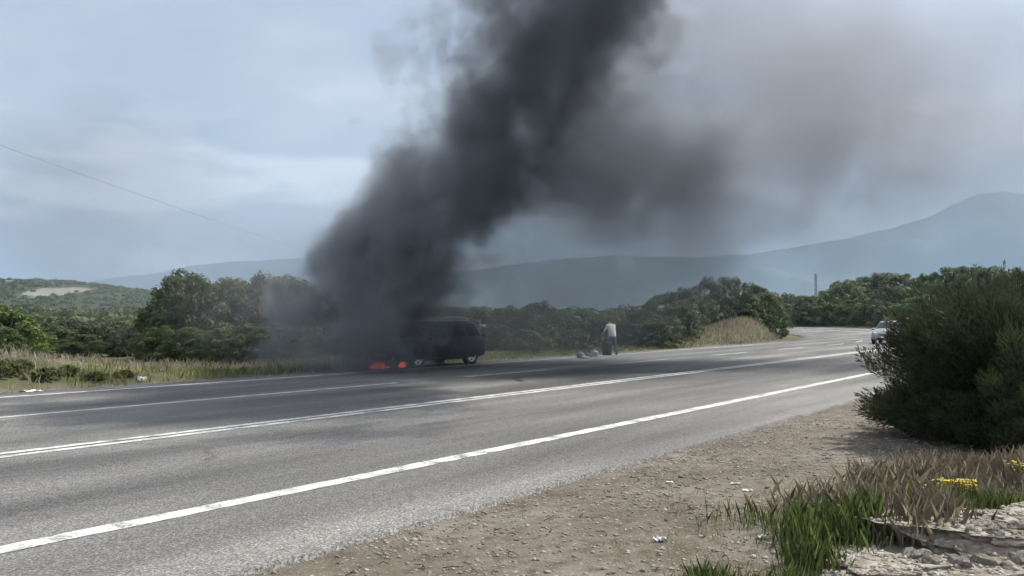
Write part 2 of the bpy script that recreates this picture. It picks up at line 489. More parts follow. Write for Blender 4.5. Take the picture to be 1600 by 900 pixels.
m, n, o = newmat('mountain'); b = pbsdf(n, o, (0.07, 0.09, 0.06), 0.95, 0.05); M['mountain'] = m
co = objco(n)
n.links.new(ramp(n, noise(n, co, 0.004, 6, 0.6), [(0.35, (0.045, 0.065, 0.040)), (0.6, (0.090, 0.105, 0.065)), (0.75, (0.17, 0.16, 0.13))]), b.inputs['Base Color'])
mt = ridge_mesh('mountain', [(500, 470), (620, 440), (740, 425), (860, 408), (960, 402), (1080, 405), (1180, 400), (1260, 388), (1340, 372), (1400, 361), (1450, 345), (1500, 322), (1540, 308), (1570, 303), (1620, 310), (1700, 318), (1800, 300), (2000, 330), (2400, 400)], 4800, 2600, M['mountain'], 0.8, 21, nu=320, nv=40)
tag(mt, 'large blue hazy mountain rising to the right', kind='structure')
mt2 = ridge_mesh('mountain', [(-900, 420), (-300, 436), (0, 445), (120, 444), (180, 434), (240, 428), (300, 416), (350, 411), (420, 407), (480, 405), (560, 402), (640, 412), (740, 440), (860, 470)], 6000, 2500, M['mountain'], 0.6, 33, nu=240, nv=30)
tag(mt2, 'low blue hazy mountain range behind the left trees', kind='structure')

m, n, o = newmat('hillside'); b = pbsdf(n, o, (0.07, 0.09, 0.05), 0.95, 0.05); M['hillside'] = m
co = objco(n)
c = ramp(n, noise(n, co, 0.05, 6, 0.65), [(0.35, (0.040, 0.056, 0.028)), (0.6, (0.062, 0.078, 0.038)), (0.75, (0.10, 0.10, 0.06))])
def patch(c, cx, cy_, rx, ry, colr):
    sp = N(n, 'ShaderNodeSeparateXYZ'); n.links.new(co, sp.inputs[0])
    a = math_(n, 'POWER', math_(n, 'DIVIDE', math_(n, 'SUBTRACT', sp.outputs['X'], cx), rx), 2.0)
    z = math_(n, 'POWER', math_(n, 'DIVIDE', math_(n, 'SUBTRACT', sp.outputs['Y'], cy_), ry), 2.0)
    d = math_(n, 'SUBTRACT', 1.25, math_(n, 'ADD', a, z))
    d = math_(n, 'ADD', d, math_(n, 'MULTIPLY', math_(n, 'SUBTRACT', noise(n, co, 0.11, 6, 0.7), 0.5), 4.5))
    return mix(n, math_(n, 'MULTIPLY', d, 1.6, clamp=True), c, colr)
c = patch(c, -246.0, 432.0, 17.0, 16.0, (0.27, 0.25, 0.22))
c = patch(c, -302.0, 478.0, 16.0, 12.0, (0.26, 0.24, 0.21))
n.links.new(c, b.inputs['Base Color'])
hill_prof = [(-500, 420), (-200, 430), (-60, 437), (0, 439), (60, 440), (110, 443), (160, 448), (210, 454), (260, 462), (320, 474), (400, 482), (520, 490), (640, 494)]
hl = ridge_mesh('hill', hill_prof, 500, 260, M['hillside'], 0.5, 41, nu=160, nv=40)
tag(hl, 'green scrub covered hill with pale rocky patches', kind='structure')

# ------------------------------------------------------------------ foliage
def leaf_quads(P, Nrm, L, Wd, r):
    """diamond leaves at points P, roughly facing Nrm"""
    k = len(P)
    Nn = Nrm + r.normal(0, 0.65, (k, 3)); Nn /= np.linalg.norm(Nn, axis=1)[:, None] + 1e-9
    a = np.cross(Nn, r.normal(0, 1, (k, 3))); a /= np.linalg.norm(a, axis=1)[:, None] + 1e-9
    b_ = np.cross(Nn, a)
    L = L * r.uniform(0.6, 1.35, (k, 1)); Wd = Wd * r.uniform(0.7, 1.3, (k, 1))
    V = np.stack([P - a * L / 2, P + b_ * Wd / 2 + Nn * L * 0.08, P + a * L / 2, P - b_ * Wd / 2 + Nn * L * 0.08], axis=1).reshape(-1, 3)
    Q = np.arange(4 * k, dtype=np.int32).reshape(-1, 4)
    return V, Q

def crown_mesh(name, seed, rx, ry, h, nclump, nleaf, leaf, base=0.15, upright=0.0):
    """many leaf clumps through an uneven dome; origin on the ground"""
    r = np.random.default_rng(seed)
    Ps = []; Ns = []
    lob = r.uniform(0, 6.28, 4)
    for i in range(nclump):
        u = r.uniform(0, 6.283); zt = r.uniform(0.02, 1.0)
        rad = r.uniform(0.2, 1.0) ** 0.4
        bumpy = 1 + 0.20 * math.sin(2 * u + lob[0]) * math.cos(2.3 * zt + lob[1]) + 0.14 * math.sin(4 * u + lob[2] + 3 * zt)
        rad *= bumpy * r.uniform(0.85, 1.12)
        ring = math.sqrt(max(0.0, 1 - zt ** 2.4)) * (0.82 + 0.18 * min(1, zt * 3))
        cx, cy_, cz = rx * rad * ring * math.cos(u), ry * rad * ring * math.sin(u), h * 0.93 * zt * (0.82 + 0.18 * rad)
        cz = max(cz, h * 0.06)
        cr = r.uniform(0.11, 0.23) * (rx + ry) / 2
        k = int(nleaf / nclump * r.uniform(0.6, 1.5))
        d = r.normal(0, 1, (k, 3)); d /= np.linalg.norm(d, axis=1)[:, None]
        rr = cr * r.uniform(0.15, 1.0, (k, 1)) ** 0.5
        d2 = d * np.array([1, 1, 0.8 + upright])
        Ps.append(np.array([cx, cy_, cz]) + d2 * rr)
        Ns.append(d + np.array([0, 0, 0.5]))
    P = np.concatenate(Ps); Nn = np.concatenate(Ns)
    P[:, 2] = np.maximum(P[:, 2], 0.03)
    V, Q = leaf_quads(P, Nn, leaf, leaf * 0.55, r)
    return mesh_np(name, V, quads=Q)

def trunk_mesh(name, seed, h, r0, spread):
    r = random.Random(seed); mb = MB()
    for k in range(r.randint(3, 5)):
        a = r.uniform(0, 6.28); pts = []; rad = []
        b0 = (r.uniform(-.1, .1), r.uniform(-.1, .1))
        for i in range(6):
            t = i / 5
            pts.append((b0[0] + math.cos(a) * spread * t ** 1.3 + r.uniform(-.05, .05), b0[1] + math.sin(a) * spread * t ** 1.3 + r.uniform(-.05, .05), -0.15 + (h + 0.15) * t))
            rad.append(r0 * (1 - 0.8 * t))
        mb.tube(pts, rad, 6)
    me = mesh_np(name, mb.v, faces=mb.f, smooth=True); return me

# variants, all about 4 m wide and 3.4 m tall
CR = {}
for k in range(4): CR['oak', k] = crown_mesh('crown', 100 + k, 2.0, 1.8, 3.4, 115, 12500, 0.145)
for k in range(3): CR['fresh', k] = crown_mesh('crown', 120 + k, 2.0, 1.8, 3.2, 65, 7500, 0.18, upright=0.3)
for k in range(3): CR['olive', k] = crown_mesh('crown', 140 + k, 2.0, 1.8, 3.0, 70, 7000, 0.15, upright=0.4)
for k in range(2): CR['small', k] = crown_mesh('crown', 160 + k, 0.9, 0.8, 3.4, 40, 4500, 0.13, upright=0.6)
for k in range(2): CR['weed', k] = crown_mesh('crown', 180 + k, 2.0, 1.8, 3.0, 60, 5000, 0.26, upright=1.2)
TR = [trunk_mesh('trunk', 200 + k, 2.4, 0.09, 0.9) for k in range(4)]
SIZE = {'oak': (4.0, 3.4), 'fresh': (4.0, 3.2), 'olive': (4.0, 3.0), 'small': (1.8, 3.4), 'weed': (4.0, 3.0)}
LM = {'oak': M['leaf_oak'], 'fresh': M['leaf_fresh'], 'olive': M['leaf_olive'], 'small': M['leaf_oak'], 'weed': M['leaf_weed']}
for (kd, k), me in CR.items(): me.materials.clear(); me.materials.append(LM[kd])
for me in TR: me.materials.append(M['bark'])
tree_n = [0]
def X_at(px, Z): return (px - 800) / F * Z
def tree(kd, px, Z, wd, ht, label, group=None, name='bush', cat='bush', dz=0.0):
    i = tree_n[0]; tree_n[0] += 1
    nv_ = sum(1 for q in CR if q[0] == kd)
    x = X_at(px, Z); z = g(x, Z) + dz
    t = empty(name, (x, Z, z), (i * 2.399) % 6.283)
    tag(t, label, cat, group)
    w0, h0 = SIZE[kd]
    c_ = link('crown', CR[kd, i % nv_], None, t); c_.scale = (wd / w0, wd / w0, ht / h0)
    k_ = link('trunk', TR[i % 4], None, t); k_.scale = (wd / w0 * 0.9, wd / w0 * 0.9, ht / h0)
    return t

# left side, from the frame edge to the smoke
tree('fresh', 8, 29.5, 3.4, 2.15, 'yellow-green bush at the left edge of the photo behind the dry bank')
tree('fresh', 44, 33, 2.2, 1.55, 'yellow-green bush just right of the one at the left edge')
tree('oak', 2, 25.0, 1.7, 1.0, 'low dark green bush on the dry bank at the left edge', dz=-0.1)
gL = 'low bushes in the row below the scrub hill'
for px, Z, wd, ht, kd in ((78, 40, 3.2, 1.55, 'oak'), (112, 43, 3.6, 1.7, 'olive'), (150, 41, 3.4, 1.6, 'olive'), (186, 43, 3.6, 1.65, 'olive'), (222, 40, 3.2, 1.5, 'olive'), (130, 36, 2.6, 1.0, 'oak'), (205, 36, 2.6, 1.1, 'olive')):
    tree(kd, px, Z, wd, ht, 'low greyish green bush in the row below the scrub hill on the left', gL)
tree('oak', 283, 33.5, 4.0, 3.7, 'tall dark green leafy tree at the left end of the smoky tree group', name='tree', cat='tree')
tree('oak', 318, 35.0, 3.8, 3.4, 'tall tree just right of the leftmost tall dark green tree', name='tree', cat='tree')
tree('oak', 366, 35.0, 4.3, 3.5, 'broad green tree in the middle of the left tree group', name='tree', cat='tree')
tree('olive', 408, 35.5, 4.2, 3.7, 'green tree with upright shoots left of the smoke column', name='tree', cat='tree')
tree('oak', 452, 35.0, 4.4, 3.6, 'dim green tree at the left edge of the black smoke', name='tree', cat='tree')
gS = 'trees veiled by the base of the smoke'
for px, Z, wd, ht in ((500, 35.5, 3.4, 3.3), (548, 36, 3.4, 3.0), (600, 36.5, 3.4, 2.8), (655, 38, 3.4, 2.6)):
    tree('oak', px, Z, wd, ht, 'dark tree almost hidden behind the base of the black smoke', gS, name='tree', cat='tree')
gF = 'low bushes in front of the left trees'
for px, Z, wd, ht in ((252, 31.5, 2.0, 1.5), (300, 31.5, 2.4, 1.4), (345, 31, 2.4, 1.35), (395, 31, 2.6, 1.5), (440, 31.5, 2.6, 1.6)):
    tree('oak', px, Z, wd, ht, 'low dark bush at the foot of the tall trees on the left', gF)
# behind the car and the person
gM = 'bushes along the far verge behind the car and the person'
for px, Z, wd, ht, kd in ((705, 42, 3.4, 2.3, 'oak'), (748, 43, 3.2, 2.35, 'oak'), (790, 43, 3.0, 2.4, 'oak'), (835, 43, 3.2, 2.75, 'oak'), (872, 45, 2.8, 2.2, 'oak'), (905, 46, 3.2, 2.1, 'fresh'), (940, 47, 3.0, 2.0, 'oak'), (972, 48, 3.0, 2.1, 'oak'), (1000, 47, 3.2, 2.2, 'oak'), (820, 39, 2.4, 1.2, 'oak'), (900, 41, 2.2, 1.1, 'fresh'), (1030, 46, 3.0, 1.9, 'oak')):
    tree(kd, px, Z, wd, ht, 'dark bush on the far verge between the burning car and the dry mound', gM)
tree('small', 1011, 50, 1.3, 2.75, 'narrow dark bush sticking up right of the person', name='bush')
gB = 'bushes on and behind the dry mound inside the bend'
for px, Z, wd, ht, kd in ((1042, 54, 3.8, 3.1, 'oak'), (1075, 56, 3.8, 3.5, 'oak'), (1105, 59, 4.0, 3.9, 'olive'), (1140, 61, 4.2, 4.2, 'oak'), (1176, 62, 4.2, 4.2, 'oak'), (1202, 66, 4.0, 3.8, 'oak'), (1060, 50, 3.4, 2.3, 'oak'), (1120, 63, 4.0, 3.6, 'oak'), (1092, 54, 3.2, 2.6, 'oak'), (1160, 60.5, 3.2, 2.0, 'oak')):
    tree(kd, px, Z, wd, ht, 'green bush crowding behind the dry grass mound in the middle distance', gB)
# outside of the bend
gO = 'tall bushes along the outside of the bend'
for k, (px, Z, wd, ht, kd) in enumerate(((1236, 128, 8, 5.2, 'oak'), (1262, 122, 7, 4.6, 'oak'), (1288, 126, 8, 4.9, 'fresh'), (1318, 128, 8.5, 6.2, 'oak'), (1346, 131, 9, 6.8, 'oak'), (1376, 130, 9, 7.0, 'oak'), (1404, 128, 9, 6.8, 'oak'), (1432, 118, 8, 5.9, 'fresh'), (1460, 112, 8, 6.2, 'fresh'), (1490, 108, 8, 7.0, 'oak'), (1520, 104, 8, 7.0, 'oak'), (1552, 100, 8, 6.6, 'oak'), (1590, 96, 8, 6.4, 'oak'),
        (1300, 118, 6, 3.4, 'fresh'), (1330, 115, 6, 3.8, 'fresh'), (1360, 112, 6, 3.6, 'fresh'), (1388, 108, 6, 3.4, 'olive'), (1272, 120, 6, 3.0, 'oak'), (1420, 103, 6, 3.6, 'fresh'), (1446, 100, 6, 4.0, 'oak'), (1345, 121, 7, 5.0, 'fresh'), (1392, 118, 7, 5.2, 'olive'), (1310, 134, 8, 5.4, 'oak'), (1200, 134, 8, 4.6, 'oak'), (1165, 138, 8, 4.6, 'oak'))):
    tree(kd, px, Z, wd, ht, 'rounded green bush in the thicket along the outside of the far bend', gO)

for i_, (px, py_w, wd, ht, lb) in enumerate(((12, 603, 1.5, .55, 'green weed clump on the far verge at the very left edge'), (38, 600, 1.0, .40, 'small weed clump, second from the left edge on the far verge'), (72, 602, 1.3, .50, 'weed clump right of the flat white litter on the far verge'), (108, 598, 1.1, .42, 'weed clump in the middle of the left dry bank'), (150, 598, 1.2, .38, 'weed clump at the right end of the left dry bank'), (196, 594, 1.0, .32, 'weed clump just left of the round white litter'))):
    Zw = 1.7 * F / (py_w - 496); tree('weed', px, Zw + 0.4, wd * 0.62, ht * 0.6, lb, name='weed_clump', cat='weeds')
ORD = 'first second third fourth fifth sixth seventh eighth ninth tenth eleventh twelfth thirteenth fourteenth'.split()
def number(group, rows):
    ts = [o_ for o_ in col.objects if o_.get('group') == group]
    for test, text in rows:
        rw_ = sorted([o_ for o_ in ts if test(o_)], key=lambda o_: o_.location.x / o_.location.y)
        for k, o_ in enumerate(rw_): o_['label'] = text % ORD[k]
number(gL, [(lambda o_: o_.location.y > 38, 'greyish green bush, %s from left in the back row below the scrub hill'), (lambda o_: o_.location.y <= 38, 'low bush, %s from left in the front row below the scrub hill')])
number(gF, [(lambda o_: True, 'low dark bush, %s from left at the foot of the tall left trees')])
number(gM, [(lambda o_: o_.location.y > 41.5 and o_['label'], 'dark bush, %s from left in the row between burning car and dry mound'), (lambda o_: o_.location.y <= 41.5, 'low bush, %s from left on the grass behind the belongings')])
number(gB, [(lambda o_: o_.location.y > 58.5, 'tall green bush, %s from left behind the dry grass mound'), (lambda o_: o_.location.y <= 58.5, 'green bush, %s from left in front of the tall bushes left of the mound')])
number(gO, [(lambda o_: o_.location.y > 127.5, 'tall dark bush, %s from left in the rear row outside the far bend'), (lambda o_: 110 < o_.location.y <= 127.5, 'green bush, %s from left in the middle row outside the far bend'), (lambda o_: o_.location.y <= 110, 'green bush, %s from left in the front row outside the far bend')])
# distant wood and hillside scrub: masses nobody could count
def scatter_clumps(name, pts, sz, nleaf, leaf, mat, label, seed):
    r = np.random.default_rng(seed); Ps = []; Ns = []
    for (x, y, z) in pts:
        s_ = sz * r.uniform(0.6, 1.4)
        d = r.normal(0, 1, (nleaf, 3)); d /= np.linalg.norm(d, axis=1)[:, None]
        d[:, 2] = np.abs(d[:, 2])
        Ps.append(np.array([x, y, z]) + d * np.array([s_, s_, s_ * 0.85]) * r.uniform(0.5, 1, (nleaf, 1))); Ns.append(d)
    V, Q = leaf_quads(np.concatenate(Ps), np.concatenate(Ns), leaf, leaf * 0.7, r)
    return tag(link(name, mesh_np(name, V, quads=Q), mat), label, kind='stuff')
pts = []
rr = random.Random(5)
for k in range(420):
    px = rr.uniform(-150, 1250); Z = rr.uniform(90, 330); x = X_at(px, Z)
    if px > 1100 and Z < 150: continue
    pts.append((x, Z, g(x, Z)))
scatter_clumps('distant_woods', pts, 2.7, 160, 0.9, M['leaf_oak'], 'dark scrub woodland in the distance behind the road', 61)
hv = np.array([v.co[:] for v in hl.data.vertices]).reshape(160, 40, 3)
pts = []
for k in range(3200):
    i, j = rr.uniform(0, 158.9), rr.uniform(2, 30.9)
    a, b2 = int(i), int(j); fi, fj = i - a, j - b2
    p = hv[a, b2] * (1 - fi) * (1 - fj) + hv[a + 1, b2] * fi * (1 - fj) + hv[a, b2 + 1] * (1 - fi) * fj + hv[a + 1, b2 + 1] * fi * fj
    if ((p[0] + 246) / 17) ** 2 + ((p[1] - 432) / 16) ** 2 < 1.6 or ((p[0] + 302) / 16) ** 2 + ((p[1] - 478) / 12) ** 2 < 1.6:
        if rr.random() < 0.93: continue
    pts.append(p)
scatter_clumps('hillside_scrub', pts, 1.9, 60, 1.0, M['leaf_oak'], 'dark green scrub dotting the hill on the left', 62)

# ------------------------------------------------------------------ the big feathery bush on the right
def big_bush():
    r = np.random.default_rng(77)
    t = empty('bush', (7.15, 10.9, g(7.15, 10.9)))
    tag(t, 'large dark feathery bush on the near verge at the right edge', 'bush')
    mb = MB(); V = []; 
    tips = []
    for k in range(310):
        u = r.uniform(0, 6.283); el = r.uniform(-0.05, 1.0) if k % 4 else r.uniform(0.0, 0.12)
        ln = r.uniform(0.55, 1.0) ** 0.6 * r.uniform(0.85, 1.08)
        ring = math.sqrt(max(0, 1 - el * el))
        side = 1 + 0.12 * math.sin(3 * u + 1) + 0.08 * math.sin(5 * u)
        tip = np.array([2.3 * ln * ring * math.cos(u) * side, 2.0 * ln * ring * math.sin(u) * side, 0.18 + 2.22 * ln * max(el, 0.03) ** 0.8])
        tips.append(tip)
        b0 = np.array([r.normal(0, 0.22), r.normal(0, 0.2), -0.1])
        mid = b0 * 0.5 + tip * 0.5 + np.array([0, 0, 0.12 + 0.2 * (1 - el)])
        mb.tube([b0, b0 * 0.7 + mid * 0.3 + r.normal(0, .03, 3), mid, mid * 0.45 + tip * 0.55, tip], [0.022, 0.018, 0.012, 0.007, 0.003], 5)
    for k in range(56):
        tip = np.array([-1.70 + r.normal(0, .13), r.normal(-.1, .4), 1.42 + r.normal(0, .2)]) if k < 38 else np.array([-1.1 + r.normal(0, .25), r.normal(-.1, .5), 1.85 + r.normal(0, .16)])
        tips.append(tip); b0 = np.array([r.normal(0, 0.2), r.normal(0, 0.2), -0.1]); mid = b0 * 0.5 + tip * 0.5 + np.array([0.1, 0, 0.1])
        mb.tube([b0, b0 * 0.6 + mid * 0.4, mid, mid * 0.45 + tip * 0.55, tip], [0.022, 0.018, 0.012, 0.007, 0.003], 5)
    br = mesh_np('branches', mb.v, faces=mb.f, smooth=True)
    Ps = []; Ds = []
    for tip in tips:
        k = int(r.uniform(560, 860))
        back = r.uniform(0, 1, (k, 1)) ** 1.3 * 0.75
        base = tip * (1 - back * 0.62) 
        rad = (0.13 + 0.32 * back) * np.sqrt(r.uniform(0, 1, (k, 1)))
        d = r.normal(0, 1, (k, 3)); d /= np.linalg.norm(d, axis=1)[:, None]
        P = base + d * rad
        out_ = tip / np.linalg.norm(tip)
        Dr = out_ * 0.8 + d * 0.8 + np.array([0, 0, 0.45]); Dr /= np.linalg.norm(Dr, axis=1)[:, None]
        Ps.append(P); Ds.append(Dr)
    # upright wispy shoots over the outline
    for tip in tips:
        if tip[2] < 0.5: continue
        for _ in range(1):
            k = 26; out_ = tip / np.linalg.norm(tip) + np.array([0, 0, 0.6]) + r.normal(0, 0.25, 3); out_ /= np.linalg.norm(out_)
            L_ = r.uniform(0.08, 0.24); tt = np.linspace(0, 1, k)[:, None]
            P = tip + out_ * L_ * tt + r.normal(0, 0.012, (k, 3))
            Dr = out_ + r.normal(0, 0.35, (k, 3)); Dr /= np.linalg.norm(Dr, axis=1)[:, None]
            Ps.append(P); Ds.append(Dr)
    P = np.concatenate(Ps); Dr = np.concatenate(Ds); k = len(P)
    P[:, 2] = np.maximum(P[:, 2], 0.03)
    L = r.uniform(0.035, 0.085, (k, 1)); W_ = r.uniform(0.004, 0.009, (k, 1))
    sd = np.cross(Dr, r.normal(0, 1, (k, 3))); sd /= np.linalg.norm(sd, axis=1)[:, None] + 1e-9
    V = np.stack([P - sd * W_ * 0.4, P + sd * W_ * 0.4, P + Dr * L * 0.6 + sd * W_, P + Dr * L, P + Dr * L * 0.6 - sd * W_], axis=1).reshape(-1, 3)
    Q = np.arange(5 * k, dtype=np.int32).reshape(-1, 5)
    c_ = link('crown', mesh_np('crown', V, quads=Q), M['leaf_bush'], t)
    link('trunk', br, M['bark'], t)
    return t
big_bush()

# ------------------------------------------------------------------ grass
def blades(name, pts, hts, mat, label, seed, width=0.006, lean=0.35):
    r = np.random.default_rng(seed); P = np.array(pts); k = len(P)
    Hh = np.array(hts)[:, None] * r.uniform(0.35, 1.25, (k, 1))
    a = r.uniform(0, 6.283, k); dr = np.stack([np.cos(a), np.sin(a), np.zeros(k)], 1)
    sd = np.stack([-np.sin(a), np.cos(a), np.zeros(k)], 1) * width * r.uniform(0.7, 1.4, (k, 1))
    ln = lean * r.uniform(0.2, 1.2, (k, 1))
    up = np.array([0, 0, 1.0])
    m1 = P + up * Hh * 0.5 + dr * Hh * ln * 0.25; tp = P + up * Hh * (1 - 0.25 * ln) + dr * Hh * ln
    V = np.stack([P - sd, P + sd, m1 + sd * 0.8, tp, m1 - sd * 0.8], 1).reshape(-1, 3)
    return tag(link(name, mesh_np(name, V, quads=np.arange(5 * k, dtype=np.int32).reshape(-1, 5)), mat), label, kind='stuff')

r = random.Random(12)
def in_patch(cx, cy_, rx, ry):
    a = r.uniform(0, 6.283); q = math.sqrt(r.random()); return cx + rx * q * math.cos(a), cy_ + ry * q * math.sin(a)
def tufted(n_, cx, cy_, rx, ry, h, tufts, spread=0.10):
    P = []; Hs = []
    cs = [in_patch(cx, cy_, rx, ry) + (r.uniform(0.55, 1.2),) for _ in range(tufts)]
    for _ in range(n_):
        c_ = cs[r.randrange(tufts)]
        x, y = c_[0] + r.gauss(0, spread), c_[1] + r.gauss(0, spread * 0.8)
        P.append((x, y, g(x, y) - 0.01)); Hs.append(h * c_[2])
    return P, Hs
P = []; Hs = []
for args in ((1300, 2.35, 6.0, 0.32, 0.34, 0.28, 16, 0.10), (900, 3.1, 6.75, 0.75, 0.4, 0.25, 24, 0.11), (600, 2.05, 5.5, 0.2, 0.22, 0.20, 10, 0.08), (1300, 1.5, 5.15, 0.45, 0.16, 0.13, 24, 0.05), (500, 2.6, 6.4, 1.1, .7, .2, 60, .05), (900, 6.4, 8.5, 0.8, 0.35, 0.20, 14), (900, 4.4, 6.9, 0.6, 0.25, 0.18, 16)):
    p_, h_ = tufted(*args); P += p_; Hs += h_
blades('green_grass', P, Hs, M['grass_green'], 'tufts of green grass on the near verge at lower right', 1, 0.0013, 0.35)
P = []; Hs = []
for args in ((2400, 4.4, 8.0, 0.95, 0.5, 0.22, 40, .13), (2200, 5.6, 8.3, 1.1, 0.5, 0.22, 40, .13), (700, 4.5, 7.2, 1.0, 0.35, 0.14, 26, .13), (800, 3.5, 7.5, .7, .45, .20, 22, .13), (900, 2.9, 7.1, .6, .5, .2, 40, .1), (700, 2.2, 7.0, 1.0, 0.9, 0.07, 60, .04), (500, 1.6, 5.9, 0.9, 0.6, 0.06, 60, .04), (3200, 6.6, 7.9, 1.1, 0.5, 0.25, 36), (900, 2.9, 6.3, .5, .5, .3, 24)):
    p_, h_ = tufted(*args); P += p_; Hs += h_
blades('dry_grass', P, Hs, M['grass_dry'], 'dry straw coloured grass below the large bush', 2, 0.0012, 0.45)
# far verges
P = []; Hs = []; P2 = []; Hs2 = []
for _ in range(22000):
    s_ = r.uniform(-22, 24); d = r.uniform(0.35, 9.0); x, y = sl_to_xy(s_, LAT_FAR + d)
    dens = 0.5 + fbm(x * 0.35, y * 0.35, 9, 3) * 1.3
    if r.random() > dens + 0.25: continue
    dry = fbm(x * 0.25, y * 0.25, 14, 3) + 0.14 * (d - 2.6)
    h_ = (0.12 if d < 0.9 else 0.17 + 0.16 * max(0, 0.5 + fbm(x * .8, y * .8, 31, 2))) * r.uniform(0.6, 1.3)
    (P2 if dry > 0.03 else P).append((x, y, g(x, y) - 0.02)); (Hs2 if dry > 0.03 else Hs).append(h_)
for _ in range(4000):
    s_ = r.uniform(24, 50); d = r.uniform(0.5, 4.0); x, y = sl_to_xy(s_, LAT_FAR + d)
    P.append((x, y, g(x, y) - 0.02)); Hs.append(0.25)
for _ in range(9000):
    x, y = in_patch(15.4, 55.2, 6.0, 6.5)
    if xy_to_sl(x, y)[1] < LAT_FAR + 0.4: continue
    z = g(x, y)
    if z < 0.1 and r.random() < 0.5: P.append((x, y, z - 0.02)); Hs.append(0.25); continue
    P2.append((x, y, z - 0.02)); Hs2.append(0.38)
blades('verge_grass', P, Hs, M['grass_mixed'], 'yellowish green grass and weeds on the far verge', 3, 0.010, 0.45)
blades('dry_verge_grass', P2, Hs2, M['grass_dry'], 'tall straw coloured grass on the far banks', 4, 0.010, 0.45)

# ------------------------------------------------------------------ gravel, stones
M['gravel'] = leafmat('gravel', (0.11, 0.09, 0.07), (0.46, 0.42, 0.36), trans=0.0, rough=0.9, hue_obj=0)
M['rock'] = None
m, n, o = newmat('rock'); b = pbsdf(n, o, (0.4, 0.37, 0.32), 0.92, 0.15); M['rock'] = m
co = objco(n)
c = ramp(n, noise(n, co, 5, 6, 0.65, 0.5), [(0.32, (0.16, 0.135, 0.105)), (0.46, (0.34, 0.30, 0.245)), (0.64, (0.54, 0.50, 0.43))])
mp = N(n, 'ShaderNodeMapping'); mp.inputs['Scale'].default_value = (1.5, 1.5, 14); n.links.new(co, mp.inputs[0])
c = mix(n, ramp(n, noise(n, mp.outputs[0], 4, 4, 0.6), [(0.5, 0.0), (0.62, 0.55)]), c, (0.13, 0.11, 0.09))
n.links.new(c, b.inputs['Base Color'])
bump(n, b, noise(n, co, 18, 6, 0.7), 0.9, 0.03)

def pebbles(name, pts, sizes, mat, label, seed):
    rg = np.random.default_rng(seed)
    base = np.array([(1, 0, 0), (0, 1, 0), (-1, 0, 0), (0, -1, 0), (0, 0, 1), (0, 0, -1)], dtype=float)
    tri = np.array([(0, 1, 4), (1, 2, 4), (2, 3, 4), (3, 0, 4), (1, 0, 5), (2, 1, 5), (3, 2, 5), (0, 3, 5)])
    k = len(pts); P = np.array(pts)
    V = base[None] * rg.uniform(0.6, 1.3, (k, 6, 1)) + rg.normal(0, 0.18, (k, 6, 3))
    a = rg.uniform(0, 6.283, k); ca, sa = np.cos(a)[:, None], np.sin(a)[:, None]
    X = V[..., 0] * ca - V[..., 1] * sa; Y = V[..., 0] * sa + V[..., 1] * ca
    V = np.stack([X, Y * 0.8, V[..., 2] * 0.55], -1) * np.array(sizes)[:, None, None] + P[:, None, :]
    T = (tri[None] + (np.arange(k) * 6)[:, None, None]).reshape(-1, 3).astype(np.int32)
    return tag(link(name, mesh_np(name, V.reshape(-1, 3), tris=T), mat), label, kind='stuff')
P = []; S_ = []
while len(P) < 24000:
    s_ = r.uniform(0, 14) if r.random() < 0.8 else r.uniform(-2, 26); d = r.random() ** 1.2 * 6.5; x, y = sl_to_xy(s_, LAT_NEAR - d + 0.12)
    if y < 3: continue
    if fbm(x * 1.1, y * 1.1, 17, 3) + r.uniform(-.4, .6) < 0: continue
    P.append((x, y, g(x, y) + 0.002)); S_.append(0.004 + 0.026 * r.random() ** 4)
for _ in range(1500):
    s_ = r.uniform(-15, 40); x, y = sl_to_xy(s_, LAT_FAR + r.uniform(-0.1, 0.8)); P.append((x, y, g(x, y) + 0.005)); S_.append(r.uniform(0.01, 0.03))
pebbles('gravel', P, S_, M['gravel'], 'loose gravel strewn over the dirt verge', 8)

def rock_mesh(name, seed, dims, sub=3, rough=0.25, flat=0.0):
    bm = bmesh.new(); bmesh.ops.create_icosphere(bm, subdivisions=sub, radius=1.0)
    for v in bm.verts:
        p = v.co.copy()
        q = Vector((p.x, p.y, p.z))
        d = 1 + rough * mnoise.noise(p * 1.3 + Vector((seed, 0, 0))) * 1.6 + rough * 0.6 * mnoise.noise(p * 3.1 + Vector((0, seed, 0))) + rough * 0.3 * mnoise.noise(p * 7 + Vector((0, 0, seed)))
        q = q * d
        if flat and q.z > flat: q.z = flat + (q.z - flat) * 0.18
        if sub >= 6 and q.y < 0: q.y -= max(0.0, flat - q.z) * 0.75
        # faceting: cells
        c_ = mnoise.cell(p * 2.2 + Vector((seed, seed, 0)))
        q += p.normalized() * c_ * rough * 0.18 + p.normalized() * rough * (0.16 * mnoise.noise(p * 15 + Vector((seed, 0, 0))) + 0.09 * mnoise.noise(p * 34 + Vector((seed, 0, 0)))) * (1.0 if sub > 3 else 0)
        v.co = Vector((q.x * dims[0], q.y * dims[1], q.z * dims[2]))
    me = bpy.data.meshes.new(name); bm.to_mesh(me); bm.free(); return me
